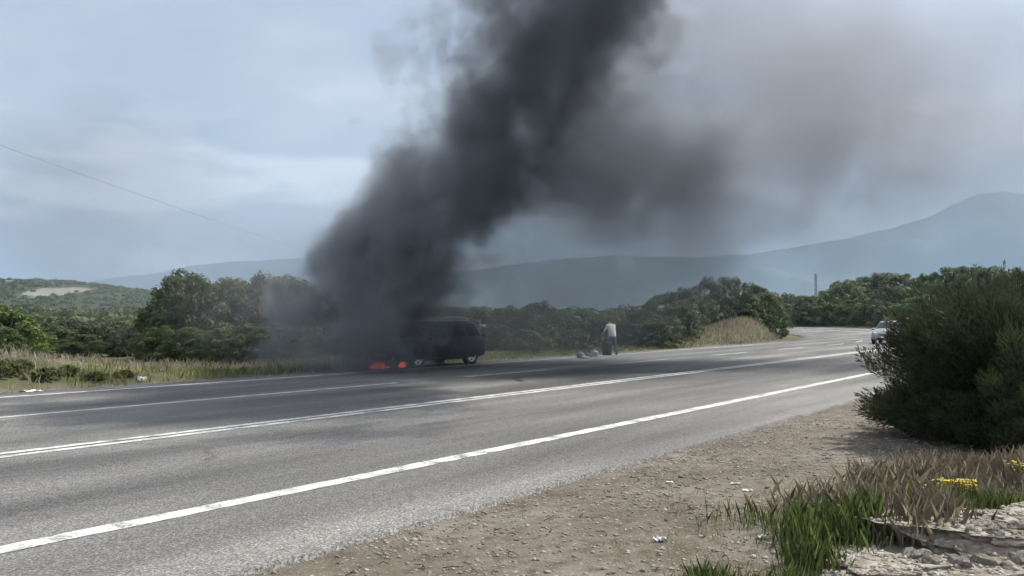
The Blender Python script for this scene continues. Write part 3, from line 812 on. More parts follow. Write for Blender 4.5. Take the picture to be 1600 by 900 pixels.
# pale earth-and-rock ledge in the corner
led = link('rock_ledge', rock_mesh('rock_ledge', 3.3, (1.30, 0.52, 0.34), sub=6, rough=0.42, flat=0.42), M['rock'], loc=(4.2, 5.95, 0.06))
tag(led, 'pale flat topped rock ledge in the bottom right corner', 'rock')
led2 = link('rock_ledge', rock_mesh('rock_ledge', 9.1, (0.62, 0.34, 0.13), sub=5, rough=0.32, flat=0.5), M['rock'], loc=(2.5, 5.5, -0.01))
tag(led2, 'low pale rock slab at the bottom, left of the corner ledge', 'rock')
st_meshes = [rock_mesh('stone', 20 + k, (1, 0.8, 0.6), sub=2, rough=0.35) for k in range(5)]
for me in st_meshes: me.materials.append(M['rock'])
def stone(x, y, s_, label, group=None, z=None, k=0):
    o_ = link('stone', st_meshes[k % 5], None, None, (x, y, (g(x, y) if z is None else z) + s_ * 0.2))
    o_.scale = (s_, s_, s_); o_.rotation_euler = (r.uniform(-.2, .2), r.uniform(-.2, .2), r.uniform(0, 6.28))
    return tag(o_, label, 'stone', group)
from mathutils.bvhtree import BVHTree
def surf_z(x, y):
    z = g(x, y)
    for o_, bv in LBV:
        h_ = bv.ray_cast(Vector((x, y, 3)) - o_.location, Vector((0, 0, -1)))
        if h_[0] is not None: z = max(z, h_[0].z + o_.location.z)
    return z
LBV = []
for o_ in (led, led2):
    bm = bmesh.new(); bm.from_mesh(o_.data); LBV.append((o_, BVHTree.FromBMesh(bm))); bm.free()
P = []; S_ = []
while len(P) < 5200:
    x, y = r.uniform(1.9, 4.6), r.uniform(5.1, 6.5)
    z = surf_z(x, y)
    if z < g(x, y) + 0.01 and r.random() < 0.6: continue
    if fbm(x * 3, y * 3, 27, 3) + r.uniform(-.3, .5) < 0: continue
    P.append((x, y, z)); S_.append(0.005 + 0.030 * r.random() ** 3.5)
pebbles('rubble', P, S_, M['gravel'], 'pale crumbled stone rubble over the ledge in the bottom right corner', 9)
mb = MB()
for _ in range(240):
    x, y = sl_to_xy(r.uniform(0, 12), LAT_NEAR - r.uniform(0.1, 4.5))
    if y < 4: continue
    a = r.uniform(0, 6.28); l_ = r.uniform(0.03, 0.14); z = g(x, y) + 0.008
    mb.tube([(x, y, z), (x + math.cos(a) * l_ * .5, y + math.sin(a) * l_ * .5, z + r.uniform(0, .02)), (x + math.cos(a + .3) * l_, y + math.sin(a + .3) * l_, z + .004)], [0.004, 0.004, 0.002], 4)
tag(mb.build('twigs', M['bark']), 'dark twigs and plant debris strewn on the dirt', kind='stuff')
gs = 'broken stones tumbled below the corner ledge'
k = 0
for _ in range(34):
    x = r.uniform(2.7, 3.8); y = r.uniform(5.3, 5.72)
    k += 1; stone(x, y, r.uniform(0.03, 0.085), 'broken pale stone tumbled below the rock ledge in the bottom right corner', gs, z=surf_z(x, y) - 0.01, k=k)
gs2 = 'small stones on the dirt verge'
for _ in range(40):
    s_ = r.uniform(1.5, 12); x, y = sl_to_xy(s_, LAT_NEAR - r.uniform(0.3, 4.0))
    if y < 4: continue
    k += 1; stone(x, y, r.uniform(0.014, 0.034), 'small pale stone lying on the dirt of the near verge', gs2, k=k)

# ------------------------------------------------------------------ litter and flowers
M['paper'] = simple('paper', (0.78, 0.77, 0.74), 0.8, 0.2, var=0.08, scale=20)
def crumple(seed, sx_, sy_, sz_):
    mb = []; n_ = 6; rg = random.Random(seed); v = []; f = []
    for i in range(n_):
        for j in range(n_):
            v.append(((i / (n_ - 1) - .5) * sx_ + rg.uniform(-.1, .1) * sx_, (j / (n_ - 1) - .5) * sy_ + rg.uniform(-.1, .1) * sy_, rg.uniform(0.1, 1) * sz_))
    for i in range(n_ - 1):
        for j in range(n_ - 1): f.append((i * n_ + j, (i + 1) * n_ + j, (i + 1) * n_ + j + 1, i * n_ + j + 1))
    me = mesh_np('paper_scrap', v, faces=f)
    bm = bmesh.new(); bm.from_mesh(me); bmesh.ops.solidify(bm, geom=bm.faces[:], thickness=0.003); bm.to_mesh(me); bm.free()
    return me
def px_ground(px, py):
    """where the view ray through a photo pixel meets the terrain"""
    t_ = math.atan(46 / F); a = (450 - py) / F
    dy = math.cos(t_) - a * math.sin(t_); dz = math.sin(t_) + a * math.cos(t_); dx = (px - 800) / F
    Z = H / max(1e-4, -dz) 
    for _ in range(12):
        Z = (H - g(dx * Z, dy * Z)) / -dz
    return dx * Z, dy * Z
def scrap(px, py, sx_, sy_, sz_, label, seed):
    x, y = px_ground(px, py)
    tag(link('paper_scrap', crumple(seed, sx_, sy_, sz_), M['paper'], None, (x, y, g(x, y) + 0.004)), label, 'litter')
scrap(1030, 846, 0.085, 0.06, 0.04, 'crumpled white paper scrap on the dirt near the bottom centre', 1)
scrap(1192, 842, 0.07, 0.05, 0.03, 'small white scrap beside the left edge of the green grass tufts', 2)
scrap(1168, 768, 0.09, 0.035, 0.02, 'pale scrap on the dirt farther up the verge', 3)
scrap(1150, 757, 0.10, 0.03, 0.02, 'thin pale strip lying just behind another scrap on the dirt', 4)
scrap(1046, 755, 0.08, 0.04, 0.02, 'pale scrap on the dirt nearest the asphalt edge', 5)
scrap(1478, 736, 0.20, 0.05, 0.05, 'white strip caught in the dry grass under the large bush', 6)
scrap(50, 606, 0.45, 0.25, 0.07, 'flat white litter on the far verge at the left edge', 7)
scrap(222, 597, 0.22, 0.2, 0.17, 'round white litter on the far verge left of the smoke', 8)
scrap(1570, 890, 0.07, 0.05, 0.05, 'bright white scrap among the stones in the bottom right corner', 9)

def flower_patch(px, py, rx, ry, n_, label):
    x, y = px_ground(px, py); t = empty('flower_plant', (x, y, g(x, y))); tag(t, label, 'flowers')
    mb = MB(); ms = MB()
    for _ in range(n_):
        a = r.uniform(0, 6.283); q = math.sqrt(r.random()); fx, fy, fz = rx * q * math.cos(a), ry * q * math.sin(a), r.uniform(0.14, 0.24)
        ms.tube([(fx * 0.6, fy * 0.6, -0.02), (fx, fy, fz)], 0.002, 4)
        for kk in range(7):
            b_ = kk * 6.283 / 7 + r.uniform(0, .3); l_ = r.uniform(0.014, 0.022); tz = r.uniform(-.3, .5)
            c1, s1 = math.cos(b_), math.sin(b_)
            mb.add([(fx, fy, fz), (fx + l_ * .6 * c1 - .006 * s1, fy + l_ * .6 * s1 + .006 * c1, fz + tz * .008 + .003), (fx + l_ * c1, fy + l_ * s1, fz + tz * .012), (fx + l_ * .6 * c1 + .006 * s1, fy + l_ * .6 * s1 - .006 * c1, fz + tz * .008 + .003)], [(0, 1, 2, 3)])
    p_ = mb.build('petals', M['flower'], t); p_['kind'] = 'stuff'
    q_ = ms.build('stems', M['grass_green'], t); q_['kind'] = 'stuff'
flower_patch(1497, 792, 0.17, 0.07, 150, 'dense clump of bright yellow flowers beside the rock ledge')
flower_patch(1448, 792, 0.08, 0.06, 8, 'few scattered yellow flowers left of the dense yellow clump')
flower_patch(1592, 760, 0.14, 0.08, 18, 'sparse yellow flowers at the right edge of the photo')

# ------------------------------------------------------------------ vehicles
def paint(name, color, rough=0.35, metal=0.3):
    m, n, o = newmat(name); b = pbsdf(n, o, color, rough, 0.5, metal)
    b.inputs['Coat Weight'].default_value = 0.4; b.inputs['Coat Roughness'].default_value = 0.12
    f = noise(n, objco(n), 3.0, 5, 0.6)
    n.links.new(ramp(n, f, [(0.35, tuple(c * 0.85 for c in color)), (0.7, tuple(min(1, c * 1.1) for c in color))]), b.inputs['Base Color'])
    n.links.new(ramp(n, noise(n, objco(n), 1.7, 4), [(0.3, rough * 0.8), (0.7, min(1, rough * 1.6))]), b.inputs['Roughness'])
    return m
M['car_dark'] = paint('car_dark', (0.030, 0.034, 0.042))
M['car_silver'] = paint('car_silver', (0.36, 0.375, 0.39), 0.35, 0.5)
M['car_glass'] = simple('car_glass', (0.018, 0.022, 0.026), 0.08, 0.6, var=0.1)
M['rubber'] = simple('rubber', (0.022, 0.022, 0.023), 0.85, 0.2, var=0.2, scale=20)
M['alloy'] = simple('alloy', (0.78, 0.79, 0.80), 0.35, 0.5, 0.15, var=0.06)
M['chrome'] = simple('chrome', (0.90, 0.90, 0.90), 0.35, 0.6, 0.1, var=0.03)
M['black_plastic'] = simple('black_plastic', (0.025, 0.025, 0.027), 0.6, 0.3)
M['lamp_glass'] = simple('lamp_glass', (0.75, 0.78, 0.80), 0.12, 0.7, 0.2, var=0.06)
M['tail_glass'] = simple('tail_glass', (0.30, 0.012, 0.010), 0.2, 0.6, var=0.1)
M['plate'] = simple('plate', (0.75, 0.75, 0.72), 0.5, 0.3, var=0.04)

def interp_station(st, x):
    xs = [s_[0] for s_ in st]
    return [float(np.interp(x, xs, [s_[k] for s_ in st])) for k in range(1, 6)]
def half_ring(st, x):
    zb, zl, zt, wb, wt = interp_station(st, x)
    return [(0, zb), (0.80 * wb, zb), (0.955 * wb, zb + 0.05), (wb, zb + 0.30 * (zl - zb)), (wb * 1.004, zb + 0.62 * (zl - zb)), (0.985 * wb, zl - 0.02), (0.96 * wb, zl + 0.015),
            (wt, zt - 0.055), (wt * 0.95, zt - 0.018), (wt * 0.8, zt), (wt * 0.4, zt + 0.014), (0, zt + 0.018)]

def make_car(name, st, mat, loc, rz, wx, tyre_r, rails, side_win, doors, ws, rw, label):
    t = empty(name, loc, rz); tag(t, label, 'car')
    # body loft
    xs = []
    for i in range(len(st) - 1): xs += list(np.linspace(st[i][0], st[i + 1][0], 3, endpoint=False))
    xs.append(st[-1][0])
    v = []; f = []; L_ = None
    for x in xs:
        h_ = half_ring(st, x); full = [(-y, z) for (y, z) in h_[::-1]][:-1] + h_[:-1]   # closed loop: top centre ... bottom ... 
        loop = [(y, z) for (y, z) in h_] + [(-y, z) for (y, z) in h_[-2:0:-1]]
        L_ = len(loop); v += [(x, y, z) for (y, z) in loop]
    for i in range(len(xs) - 1):
        for k in range(L_): f.append((i * L_ + k, i * L_ + (k + 1) % L_, (i + 1) * L_ + (k + 1) % L_, (i + 1) * L_ + k))
    f.append(tuple(range(L_ - 1, -1, -1))); f.append(tuple((len(xs) - 1) * L_ + k for k in range(L_)))
    mb = MB(); mb.add(v, f)
    body = mb.build('body', mat, t, smooth=True, angle=32)
    # wheel arches cut out
    cm = MB()
    for x in wx:
        for sd in (-1, 1):
            n_ = 28; pv = [(x + (tyre_r + 0.055) * math.cos(6.2832 * k / n_), sd * yy, tyre_r + (tyre_r + 0.055) * math.sin(6.2832 * k / n_)) for yy in (0.58, 1.2) for k in range(n_)]
            cm.add(pv, [tuple(range(n_)), tuple(range(2 * n_ - 1, n_ - 1, -1))] + [(k, k + n_, (k + 1) % n_ + n_, (k + 1) % n_) for k in range(n_)])
    cut = cm.build('cutter')
    bo = body.modifiers.new('cut', 'BOOLEAN'); bo.operation = 'DIFFERENCE'; bo.object = cut; bo.solver = 'EXACT'
    dg = bpy.context.evaluated_depsgraph_get()
    me = bpy.data.meshes.new_from_object(body.evaluated_get(dg))
    body.modifiers.clear(); body.data = me
    bpy.data.objects.remove(cut)
    # side glass and door panels follow the flank
    def flank(x, u, sd, off):
        h_ = half_ring(st, x)
        if u >= 0: a, b_ = h_[6], h_[7]
        else: a, b_ = h_[5], h_[2]; u = -u
        y = a[0] + (b_[0] - a[0]) * u; z = a[1] + (b_[1] - a[1]) * u
        if b_ is h_[2]:
            pz = [h_[k][1] for k in (2, 3, 4, 5)]; py_ = [h_[k][0] for k in (2, 3, 4, 5)]; y = float(np.interp(z, pz, py_))
        return (x, sd * (y + off), z + off * 0.3)
    def panel(pname, x0, x1, u0, u1, sd, off, mt_, par, nx=7, nu=4, lean0=0.0, lean1=0.0, th=0.012):
        v = []; f = []
        for lay in (off, off - th):
            for i in range(nx):
                for j in range(nu):
                    uu = u0 + (u1 - u0) * j / (nu - 1); a = i / (nx - 1)
                    xx = (x0 + lean0 * abs(uu)) * (1 - a) + (x1 + lean1 * abs(uu)) * a
                    v.append(flank(xx, uu, sd, lay))
        k0 = nx * nu
        for i in range(nx - 1):
            for j in range(nu - 1):
                q = (i * nu + j, (i + 1) * nu + j, (i + 1) * nu + j + 1, i * nu + j + 1); f.append(q); f.append(tuple(k0 + k for k in q[::-1]))
        rim = [(i, 0) for i in range(nx)] + [(nx - 1, j) for j in range(1, nu)] + [(i, nu - 1) for i in range(nx - 2, -1, -1)] + [(0, j) for j in range(nu - 2, 0, -1)]
        ri = [i * nu + j for i, j in rim]
        for a, b_ in zip(ri, ri[1:] + ri[:1]): f.append((a, b_, b_ + k0, a + k0))
        return MB().add(v, f).build(pname, mt_, par, smooth=True, angle=40)
    for sd in (1, -1):
        for (x0, x1, l0, l1) in side_win: panel('window', x0, x1, 0.10, 0.90, sd, 0.009, M['car_glass'], t, lean0=l0, lean1=l1)
        for (x0, x1) in doors:
            d_ = panel('door', x0, x1, -0.06, -0.90, sd, 0.008, mat, t, nu=6)
            hx = x0 + 0.16; p = flank(hx, -0.16, sd, 0.02)
            MB().box((p[0], p[1], p[2]), (0.17, 0.03, 0.028)).build('handle', mat, d_)
        p = flank(doors[-1][1] - 0.10, 0.12, sd, 0.09)
        MB().sphere(p, (0.07, 0.11, 0.075)).build('mirror', mat, t, smooth=True)
    # windscreen, rear window
    def top_glass(pname, x0, x1, frac):
        v = []; f = []; nx, ny = 6, 9
        for lay in (0.010, -0.006):
            for i in range(nx):
                x = x0 + (x1 - x0) * i / (nx - 1); h_ = half_ring(st, x)[7:]
                ys = [p[0] for p in h_][::-1]; zs_ = [p[1] for p in h_][::-1]
                for j in range(ny):
                    yy = (j / (ny - 1) * 2 - 1) * h_[0][0] * frac
                    v.append((x + (lay if x0 > 0 else -lay), yy, float(np.interp(abs(yy), ys, zs_)) + lay))
        k0 = nx * ny
        for i in range(nx - 1):
            for j in range(ny - 1):
                q = (i * ny + j, (i + 1) * ny + j, (i + 1) * ny + j + 1, i * ny + j + 1); f.append(q); f.append(tuple(k0 + k for k in q[::-1]))
        rim = [(i, 0) for i in range(nx)] + [(nx - 1, j) for j in range(1, ny)] + [(i, ny - 1) for i in range(nx - 2, -1, -1)] + [(0, j) for j in range(ny - 2, 0, -1)]
        ri = [i * ny + j for i, j in rim]
        for a, b_ in zip(ri, ri[1:] + ri[:1]): f.append((a, b_, b_ + k0, a + k0))
        MB().add(v, f).build(pname, M['car_glass'], t, smooth=True, angle=40)
    top_glass('windscreen', ws[0], ws[1], 0.94); top_glass('rear_window', rw[0], rw[1], 0.90)
    # wheels
    for x in wx:
        for sd in (1, -1):
            whl = empty('wheel', (x, sd * 0.78, tyre_r)); whl.parent = t
            R_ = tyre_r
            MB().lathe([(R_ * .64, -.095), (R_ * .80, -.11), (R_ * .95, -.10), (R_, -.07), (R_, .07), (R_ * .95, .10), (R_ * .80, .11), (R_ * .64, .095), (R_ * .64, -.095)], 32, 'y').build('tyre', M['rubber'], whl, smooth=True, angle=35)
            rm = MB(); rm.lathe([(R_ * .66, -.09), (R_ * .66, .09), (R_ * .60, .095), (R_ * .56, .06), (R_ * .56, -.09), (R_ * .66, -.09)], 32, 'y')
            rm.lathe([(0.0, sd * .075), (R_ * .17, sd * .07), (R_ * .18, sd * .02), (0.0, sd * .0)], 16, 'y')
            for k in range(5):
                a = 6.2832 * k / 5 + 0.3; c1, s1 = math.cos(a), math.sin(a); w0, w1 = R_ * .11, R_ * .15
                pv = []
                for yy in (sd * .075, sd * .035):
                    for (rr_, ww) in ((R_ * .12, w0), (R_ * .59, w1)):
                        for q in (-1, 1): pv.append((rr_ * c1 - q * ww * .8 * s1, yy, rr_ * s1 + q * ww * .8 * c1))
                rm.add(pv, [(0, 1, 3, 2), (4, 6, 7, 5), (0, 2, 6, 4), (1, 5, 7, 3), (0, 4, 5, 1), (2, 3, 7, 6)])
            rm.build('rim', M['alloy'], whl, smooth=True, angle=35)
            MB().lathe([(0.0, -sd * 0.0), (R_ * .55, -sd * .0), (R_ * .55, -sd * .03), (0, -sd * .03)], 24, 'y').build('brake_disc', M['black_plastic'], whl)
    xf = st[-1][0]; xr = st[0][0]
    def on_nose(y, z):
        return float(np.interp(z, [interp_station(st, x)[2] for x in np.linspace(xf, xf - 0.6, 20)], np.linspace(xf, xf - 0.6, 20)))
    for sd in (1, -1):
        MB().sphere((xf - 0.17, sd * 0.60, 0.70), (0.13, 0.17, 0.085), 16, 10).build('headlight', M['lamp_glass'], t, smooth=True)
        MB().sphere((xf - 0.06, sd * 0.56, 0.42), (0.07, 0.07, 0.06), 12, 8).build('fog_lamp', M['lamp_glass'], t, smooth=True)
        MB().box((xr + 0.09, sd * 0.76, 0.98), (0.14, 0.13, 0.30), taper=0.85).build('tail_light', M['tail_glass'], t)
    MB().box((xf - 0.05, 0, 0.60), (0.10, 0.80, 0.13)).build('grille', M['black_plastic'], t)
    MB().box((xf - 0.04, 0, 0.36), (0.10, 1.0, 0.12)).build('lower_grille', M['black_plastic'], t)
    MB().box((xf + 0.012, 0, 0.47), (0.015, 0.52, 0.11)).build('number_plate', M['plate'], t)
    MB().box((xr - 0.012, 0, 0.78), (0.03, 0.52, 0.11)).build('number_plate', M['plate'], t)
    if rails:
        for sd in (1, -1):
            pts = []
            for a, dz_ in ((rails[0], 0.0), (rails[0] + 0.07, 0.06), (rails[0] + 0.2, 0.092), ((rails[0] + rails[1]) / 2, 0.10), (rails[1] - 0.2, 0.092), (rails[1] - 0.07, 0.06), (rails[1], 0.0)):
                h_ = half_ring(st, a); pts.append((a, sd * (h_[8][0] + 0.01), h_[8][1] + dz_ + 0.012))
            MB().tube(pts, [0.036, 0.032, 0.026, 0.026, 0.026, 0.032, 0.036], 8).build('roof_rail', M['chrome'], t, smooth=True)
    return t

SUV = [(-2.24, .46, .74, .80, .74, .66), (-2.19, .34, .93, .98, .83, .74), (-2.08, .29, .99, 1.22, .87, .68), (-1.90, .27, 1.00, 1.50, .885, .64), (-1.65, .25, 1.00, 1.60, .895, .62), (-.8, .24, .98, 1.645, .905, .63), (0, .24, .96, 1.64, .905, .63), (.35, .24, .95, 1.60, .90, .62), (.75, .24, .94, 1.38, .90, .65), (1.10, .24, .93, 1.10, .90, .73), (1.26, .24, .92, 1.03, .89, .78), (1.7, .25, .88, .98, .88, .78), (2.02, .28, .78, .89, .84, .74), (2.18, .33, .68, .78, .77, .68), (2.26, .42, .60, .66, .68, .60)]
HATCH = [(-1.95, .42, .74, .80, .72, .64), (-1.90, .32, .90, .95, .80, .70), (-1.80, .28, .95, 1.18, .84, .64), (-1.60, .26, .95, 1.36, .855, .58), (-1.3, .24, .95, 1.43, .86, .57), (-.5, .23, .92, 1.47, .865, .58), (0.1, .23, .90, 1.46, .865, .58), (.35, .23, .89, 1.42, .865, .57), (.75, .23, .88, 1.20, .86, .61), (1.08, .23, .87, .98, .86, .70), (1.2, .23, .86, .94, .85, .74), (1.55, .24, .82, .90, .84, .73), (1.78, .27, .73, .82, .80, .70), (1.92, .32, .63, .72, .73, .64), (1.98, .42, .56, .62, .64, .56)]
SW_S = [(-1.92, -1.14, 0.16, 0.0), (-1.06, -0.14, 0.0, 0.0), (-0.06, 0.92, 0.0, -0.42)]
SW_H = [(-1.62, -1.12, 0.16, 0.0), (-1.04, -0.14, 0.0, 0.0), (-0.06, 0.90, 0.0, -0.42)]
cs, cl = 20.6, 20.15
cx_, cy_ = sl_to_xy(cs, cl)
HEAD = math.atan2(-Dv[1], -Dv[0])           # driving towards the camera side, to the left
burning = make_car('car', SUV, M['car_dark'], (cx_, cy_, 0.0 - 0.03), HEAD + 0.0, (-1.36, 1.36), 0.345, (-1.45, -0.12), SW_S, [(-0.93, -0.08), (-0.03, 0.93)], (0.42, 1.07), (-2.10, -1.93), 'dark car burning at the front in black smoke, silver roof rails')
hx, hy = X_at(1390, 52), 52.0
hs, hlat = xy_to_sl(hx, hy)
silver = make_car('car', HATCH, M['car_silver'], (hx, hy, bank(hs, hlat)), HEAD + (hs - S_BEND) / (LAT_CEN - 12) * 1.0 if hs > S_BEND else HEAD, (-1.25, 1.25), 0.30, None, SW_H, [(-0.84, -0.08), (-0.03, 0.84)], (0.42, 1.05), (-1.80, -1.62), 'silver car coming round the bend, partly hidden by the large bush')

# ------------------------------------------------------------------ fire
m, n, o = newmat('fire')
em = N(n, 'ShaderNodeEmission'); co = objco(n); sp = N(n, 'ShaderNodeSeparateXYZ'); n.links.new(co, sp.inputs[0])
tt = math_(n, 'ADD', math_(n, 'MULTIPLY', sp.outputs['Z'], 1.2), math_(n, 'MULTIPLY', math_(n, 'SUBTRACT', noise(n, co, 9, 4, 0.7), 0.45), 1.5), clamp=True)
n.links.new(ramp(n, tt, [(0.0, (1.0, 0.34, 0.12)), (0.14, (1.0, 0.13, 0.05)), (0.34, (0.55, 0.03, 0.02)), (0.6, (0.25, 0.012, 0.01)), (1.0, (0.10, 0.005, 0.005))]), em.inputs['Color'])
em.inputs['Strength'].default_value = 0.42
n.links.new(em.outputs[0], o.inputs['Surface']); M['fire'] = m
def flame(lx, ly, z0, h_, w_, seed, label):
    c1, s1 = math.cos(HEAD), math.sin(HEAD)
    fx, fy = cx_ + lx * c1 - ly * s1, cy_ + lx * s1 + ly * c1
    rg = random.Random(seed); t = empty('flame', (fx, fy, z0)); tag(t, label, 'fire', 'flames at the front of the burning car')
    for k in range(11):
        ox, oy = rg.uniform(-w_, w_), rg.uniform(-w_, w_); hh = h_ * rg.uniform(.3, 1) * (1 - .5 * abs(ox) / w_); ww = w_ * rg.uniform(.14, .26)
        ph = rg.uniform(0, 6); pts = []; rad = []
        for i in range(9):
            q = i / 8; pts.append((ox + 0.10 * hh * math.sin(ph + 4 * q) + 0.15 * hh * q, oy + 0.08 * hh * math.cos(ph + 5 * q), hh * q)); rad.append(max(0.004, ww * (math.sin(math.pi * min(1, q * .8 + .22)) ** 1.2)))
        mb = MB().tube(pts, rad, 8); ob = mb.build('tongue', M['fire'], t, smooth=True)
flame(2.45, 0.10, 0.0, 0.34, 0.28, 1, 'red fire on the ground in front of the burning car, leftmost')
flame(2.10, 0.85, 0.05, 0.45, 0.09, 2, 'thin tall flame at the front left corner of the burning car')

# ------------------------------------------------------------------ person
M['skin'] = simple('skin', (0.42, 0.26, 0.19), 0.6, 0.3, var=0.08)
M['shirt'] = simple('shirt', (0.86, 0.86, 0.86), 0.85, 0.15, var=0.05)
M['jeans'] = simple('jeans', (0.085, 0.145, 0.205), 0.9, 0.15, var=0.25, scale=14)
M['hair'] = simple('hair', (0.020, 0.016, 0.013), 0.7, 0.3)
M['shoe'] = simple('shoe', (0.05, 0.05, 0.055), 0.7, 0.2)
def make_person(loc, rz):
    t = empty('person', loc, rz)
    tag(t, 'person in white shirt and blue jeans standing bowed at the far roadside', 'person')
    # x forward, y left; leaning forward from the hips, arms hanging to the case
    J = {'pelvis': (0, 0, .92, .15), 'waist': (.03, 0, 1.06, .15), 'chest': (.10, 0, 1.28, .172), 'neckb': (.19, 0, 1.45, .085), 'neck': (.24, 0, 1.50, .055), 'head0': (.30, 0, 1.55, .078), 'head1': (.34, 0, 1.63, .092), 'head2': (.345, 0, 1.695, .062)}
    E = [('pelvis', 'waist'), ('waist', 'chest'), ('chest', 'neckb'), ('neckb', 'neck'), ('neck', 'head0'), ('head0', 'head1'), ('head1', 'head2')]
    for sd, nm in ((1, 'l'), (-1, 'r')):
        fx = 0.10 if sd > 0 else -0.12
        J.update({nm + 'hip': (-.01, sd * .10, .86, .105), nm + 'thigh': (.02 + fx * .3, sd * .115, .66, .088), nm + 'knee': (.04 + fx * .6, sd * .12, .48, .064), nm + 'calf': (.0 + fx * .8, sd * .12, .32, .062), nm + 'ankle': (-.03 + fx, sd * .12, .09, .042), nm + 'heel': (-.05 + fx, sd * .12, .045, .04), nm + 'toe': (.15 + fx, sd * .14, .035, .035),
                  nm + 'sh': (.14, sd * .20, 1.40, .078), nm + 'uarm': (.22, sd * .235, 1.23, .058), nm + 'elbow': (.34, sd * .25, 1.09, .045), nm + 'farm': (.41, sd * .22, .98, .040), nm + 'wrist': (.48, sd * .18, .885, .028), nm + 'palm': (.51, sd * .165, .825, .034)})
        E += [('pelvis', nm + 'hip'), (nm + 'hip', nm + 'thigh'), (nm + 'thigh', nm + 'knee'), (nm + 'knee', nm + 'calf'), (nm + 'calf', nm + 'ankle'), (nm + 'ankle', nm + 'heel'), (nm + 'ankle', nm + 'toe'), ('chest', nm + 'sh'), (nm + 'sh', nm + 'uarm'), (nm + 'uarm', nm + 'elbow'), (nm + 'elbow', nm + 'farm'), (nm + 'farm', nm + 'wrist'), (nm + 'wrist', nm + 'palm')]
        for q in range(4):
            a, b_ = nm + 'f%da' % q, nm + 'f%db' % q; ln = (.045, .05, .047, .038)[q]
            J[a] = (.50 + .018 * (q - 1.5), sd * .16, .785, .0095); J[b_] = (.505 + .018 * (q - 1.5), sd * (.16 - .012), .785 - ln, .008)
            E += [(nm + 'palm', a), (a, b_)]
        J[nm + 'tha'] = (.475, sd * .145, .82, .011); J[nm + 'thb'] = (.47, sd * .125, .785, .009); E += [(nm + 'palm', nm + 'tha'), (nm + 'tha', nm + 'thb')]
    names = list(J); idx = {k_: i for i, k_ in enumerate(names)}
    me = bpy.data.meshes.new('body'); me.from_pydata([J[k_][:3] for k_ in names], [(idx[a], idx[b_]) for a, b_ in E], [])
    ob = link('body', me, None, t)
    sk = ob.modifiers.new('skin', 'SKIN'); sk.use_smooth_shade = True
    if not me.skin_vertices: me.skin_vertices.new() if hasattr(me.skin_vertices, 'new') else None
    for i, k_ in enumerate(names):
        d_ = me.skin_vertices[0].data[i]; rr_ = J[k_][3]
        wide = 1.2 if k_ in ('pelvis', 'waist', 'chest') else 1.0
        d_.radius = (rr_, rr_ * wide) if False else (rr_ * wide, rr_ * (0.82 if wide > 1 else 1)); d_.use_root = (k_ == 'pelvis')
    sbm = ob.modifiers.new('sub', 'SUBSURF'); sbm.levels = 2; sbm.render_levels = 2
    dg = bpy.context.evaluated_depsgraph_get()
    me2 = bpy.data.meshes.new_from_object(ob.evaluated_get(dg)); ob.modifiers.clear(); ob.data = me2
    me2.materials.clear()
    for k_ in ('skin', 'shirt', 'jeans', 'shoe'): me2.materials.append(M[k_])
    for p in me2.polygons:
        c_ = p.center
        arm = abs(c_.y) > .155 and c_.x > .15 and c_.z < 1.30
        if c_.z < 0.10 and c_.z < .1: p.material_index = 3
        elif arm: p.material_index = 1 if c_.z > 1.17 else 0
        elif c_.z < 0.93 and c_.x < .4: p.material_index = 2
        elif c_.z < 1.475 and c_.x < .29: p.material_index = 1
        else: p.material_index = 0
        p.use_smooth = True
    MB().sphere((.325, 0, 1.665), (.108, .098, .095), 14, 10).build('hair', M['hair'], t, smooth=True)
    MB().sphere((.435, 0, 1.605), (.02, .016, .024), 8, 6).build('nose', M['skin'], t, smooth=True)
    for sd in (1, -1):
        MB().sphere((.32, sd * .093, 1.62), (.022, .012, .032), 8, 6).build('ear', M['skin'], t, smooth=True)
        MB().sphere((.415, sd * .032, 1.63), (.012, .014, .009), 8, 6).build('eye', M['hair'], t, smooth=True)
    MB().sphere((.407, 0, 1.565), (.010, .026, .006), 8, 6).build('mouth', M['tail_glass'], t, smooth=True)
    return t
px_, py_ = X_at(957, 36.6), 36.6
make_person((px_, py_, g(px_, py_)), R(118))

# things put down beside the person
M['case'] = simple('case', (0.030, 0.032, 0.038), 0.7, 0.3)
M['bag_pale'] = simple('bag_pale', (0.26, 0.26, 0.28), 0.7, 0.3, var=0.2)
M['bag_white'] = simple('bag_white', (0.42, 0.43, 0.41), 0.6, 0.3, var=0.1)
M['bag_dark'] = simple('bag_dark', (0.10, 0.10, 0.13), 0.8, 0.2, var=0.2)
def suitcase(px, Z, label):
    x = X_at(px, Z); t = empty('suitcase', (x, Z, g(x, Z)), 0.5); tag(t, label, 'suitcase')
    bm = bmesh.new(); bmesh.ops.create_cube(bm, size=1.0)
    bmesh.ops.scale(bm, vec=(0.26, 0.42, 0.60), verts=bm.verts); bmesh.ops.bevel(bm, geom=bm.edges[:], offset=0.045, segments=3, affect='EDGES', profile=0.5)
    bmesh.ops.translate(bm, vec=(0, 0, 0.36), verts=bm.verts); me = bpy.data.meshes.new('shell'); bm.to_mesh(me); bm.free(); link('shell', me, M['case'], t)
    MB().tube([(0, -.13, .64), (0, -.13, .76), (0, -.10, .79), (0, .10, .79), (0, .13, .76), (0, .13, .64)], 0.012, 6).build('handle', M['black_plastic'], t)
    for a in (-.09, .09):
        for b_ in (-.15, .15): MB().lathe([(0.0, -.015), (.032, -.015), (.032, .015), (0, .015)], 12, 'y', (a, b_, .032)).build('caster', M['rubber'], t)
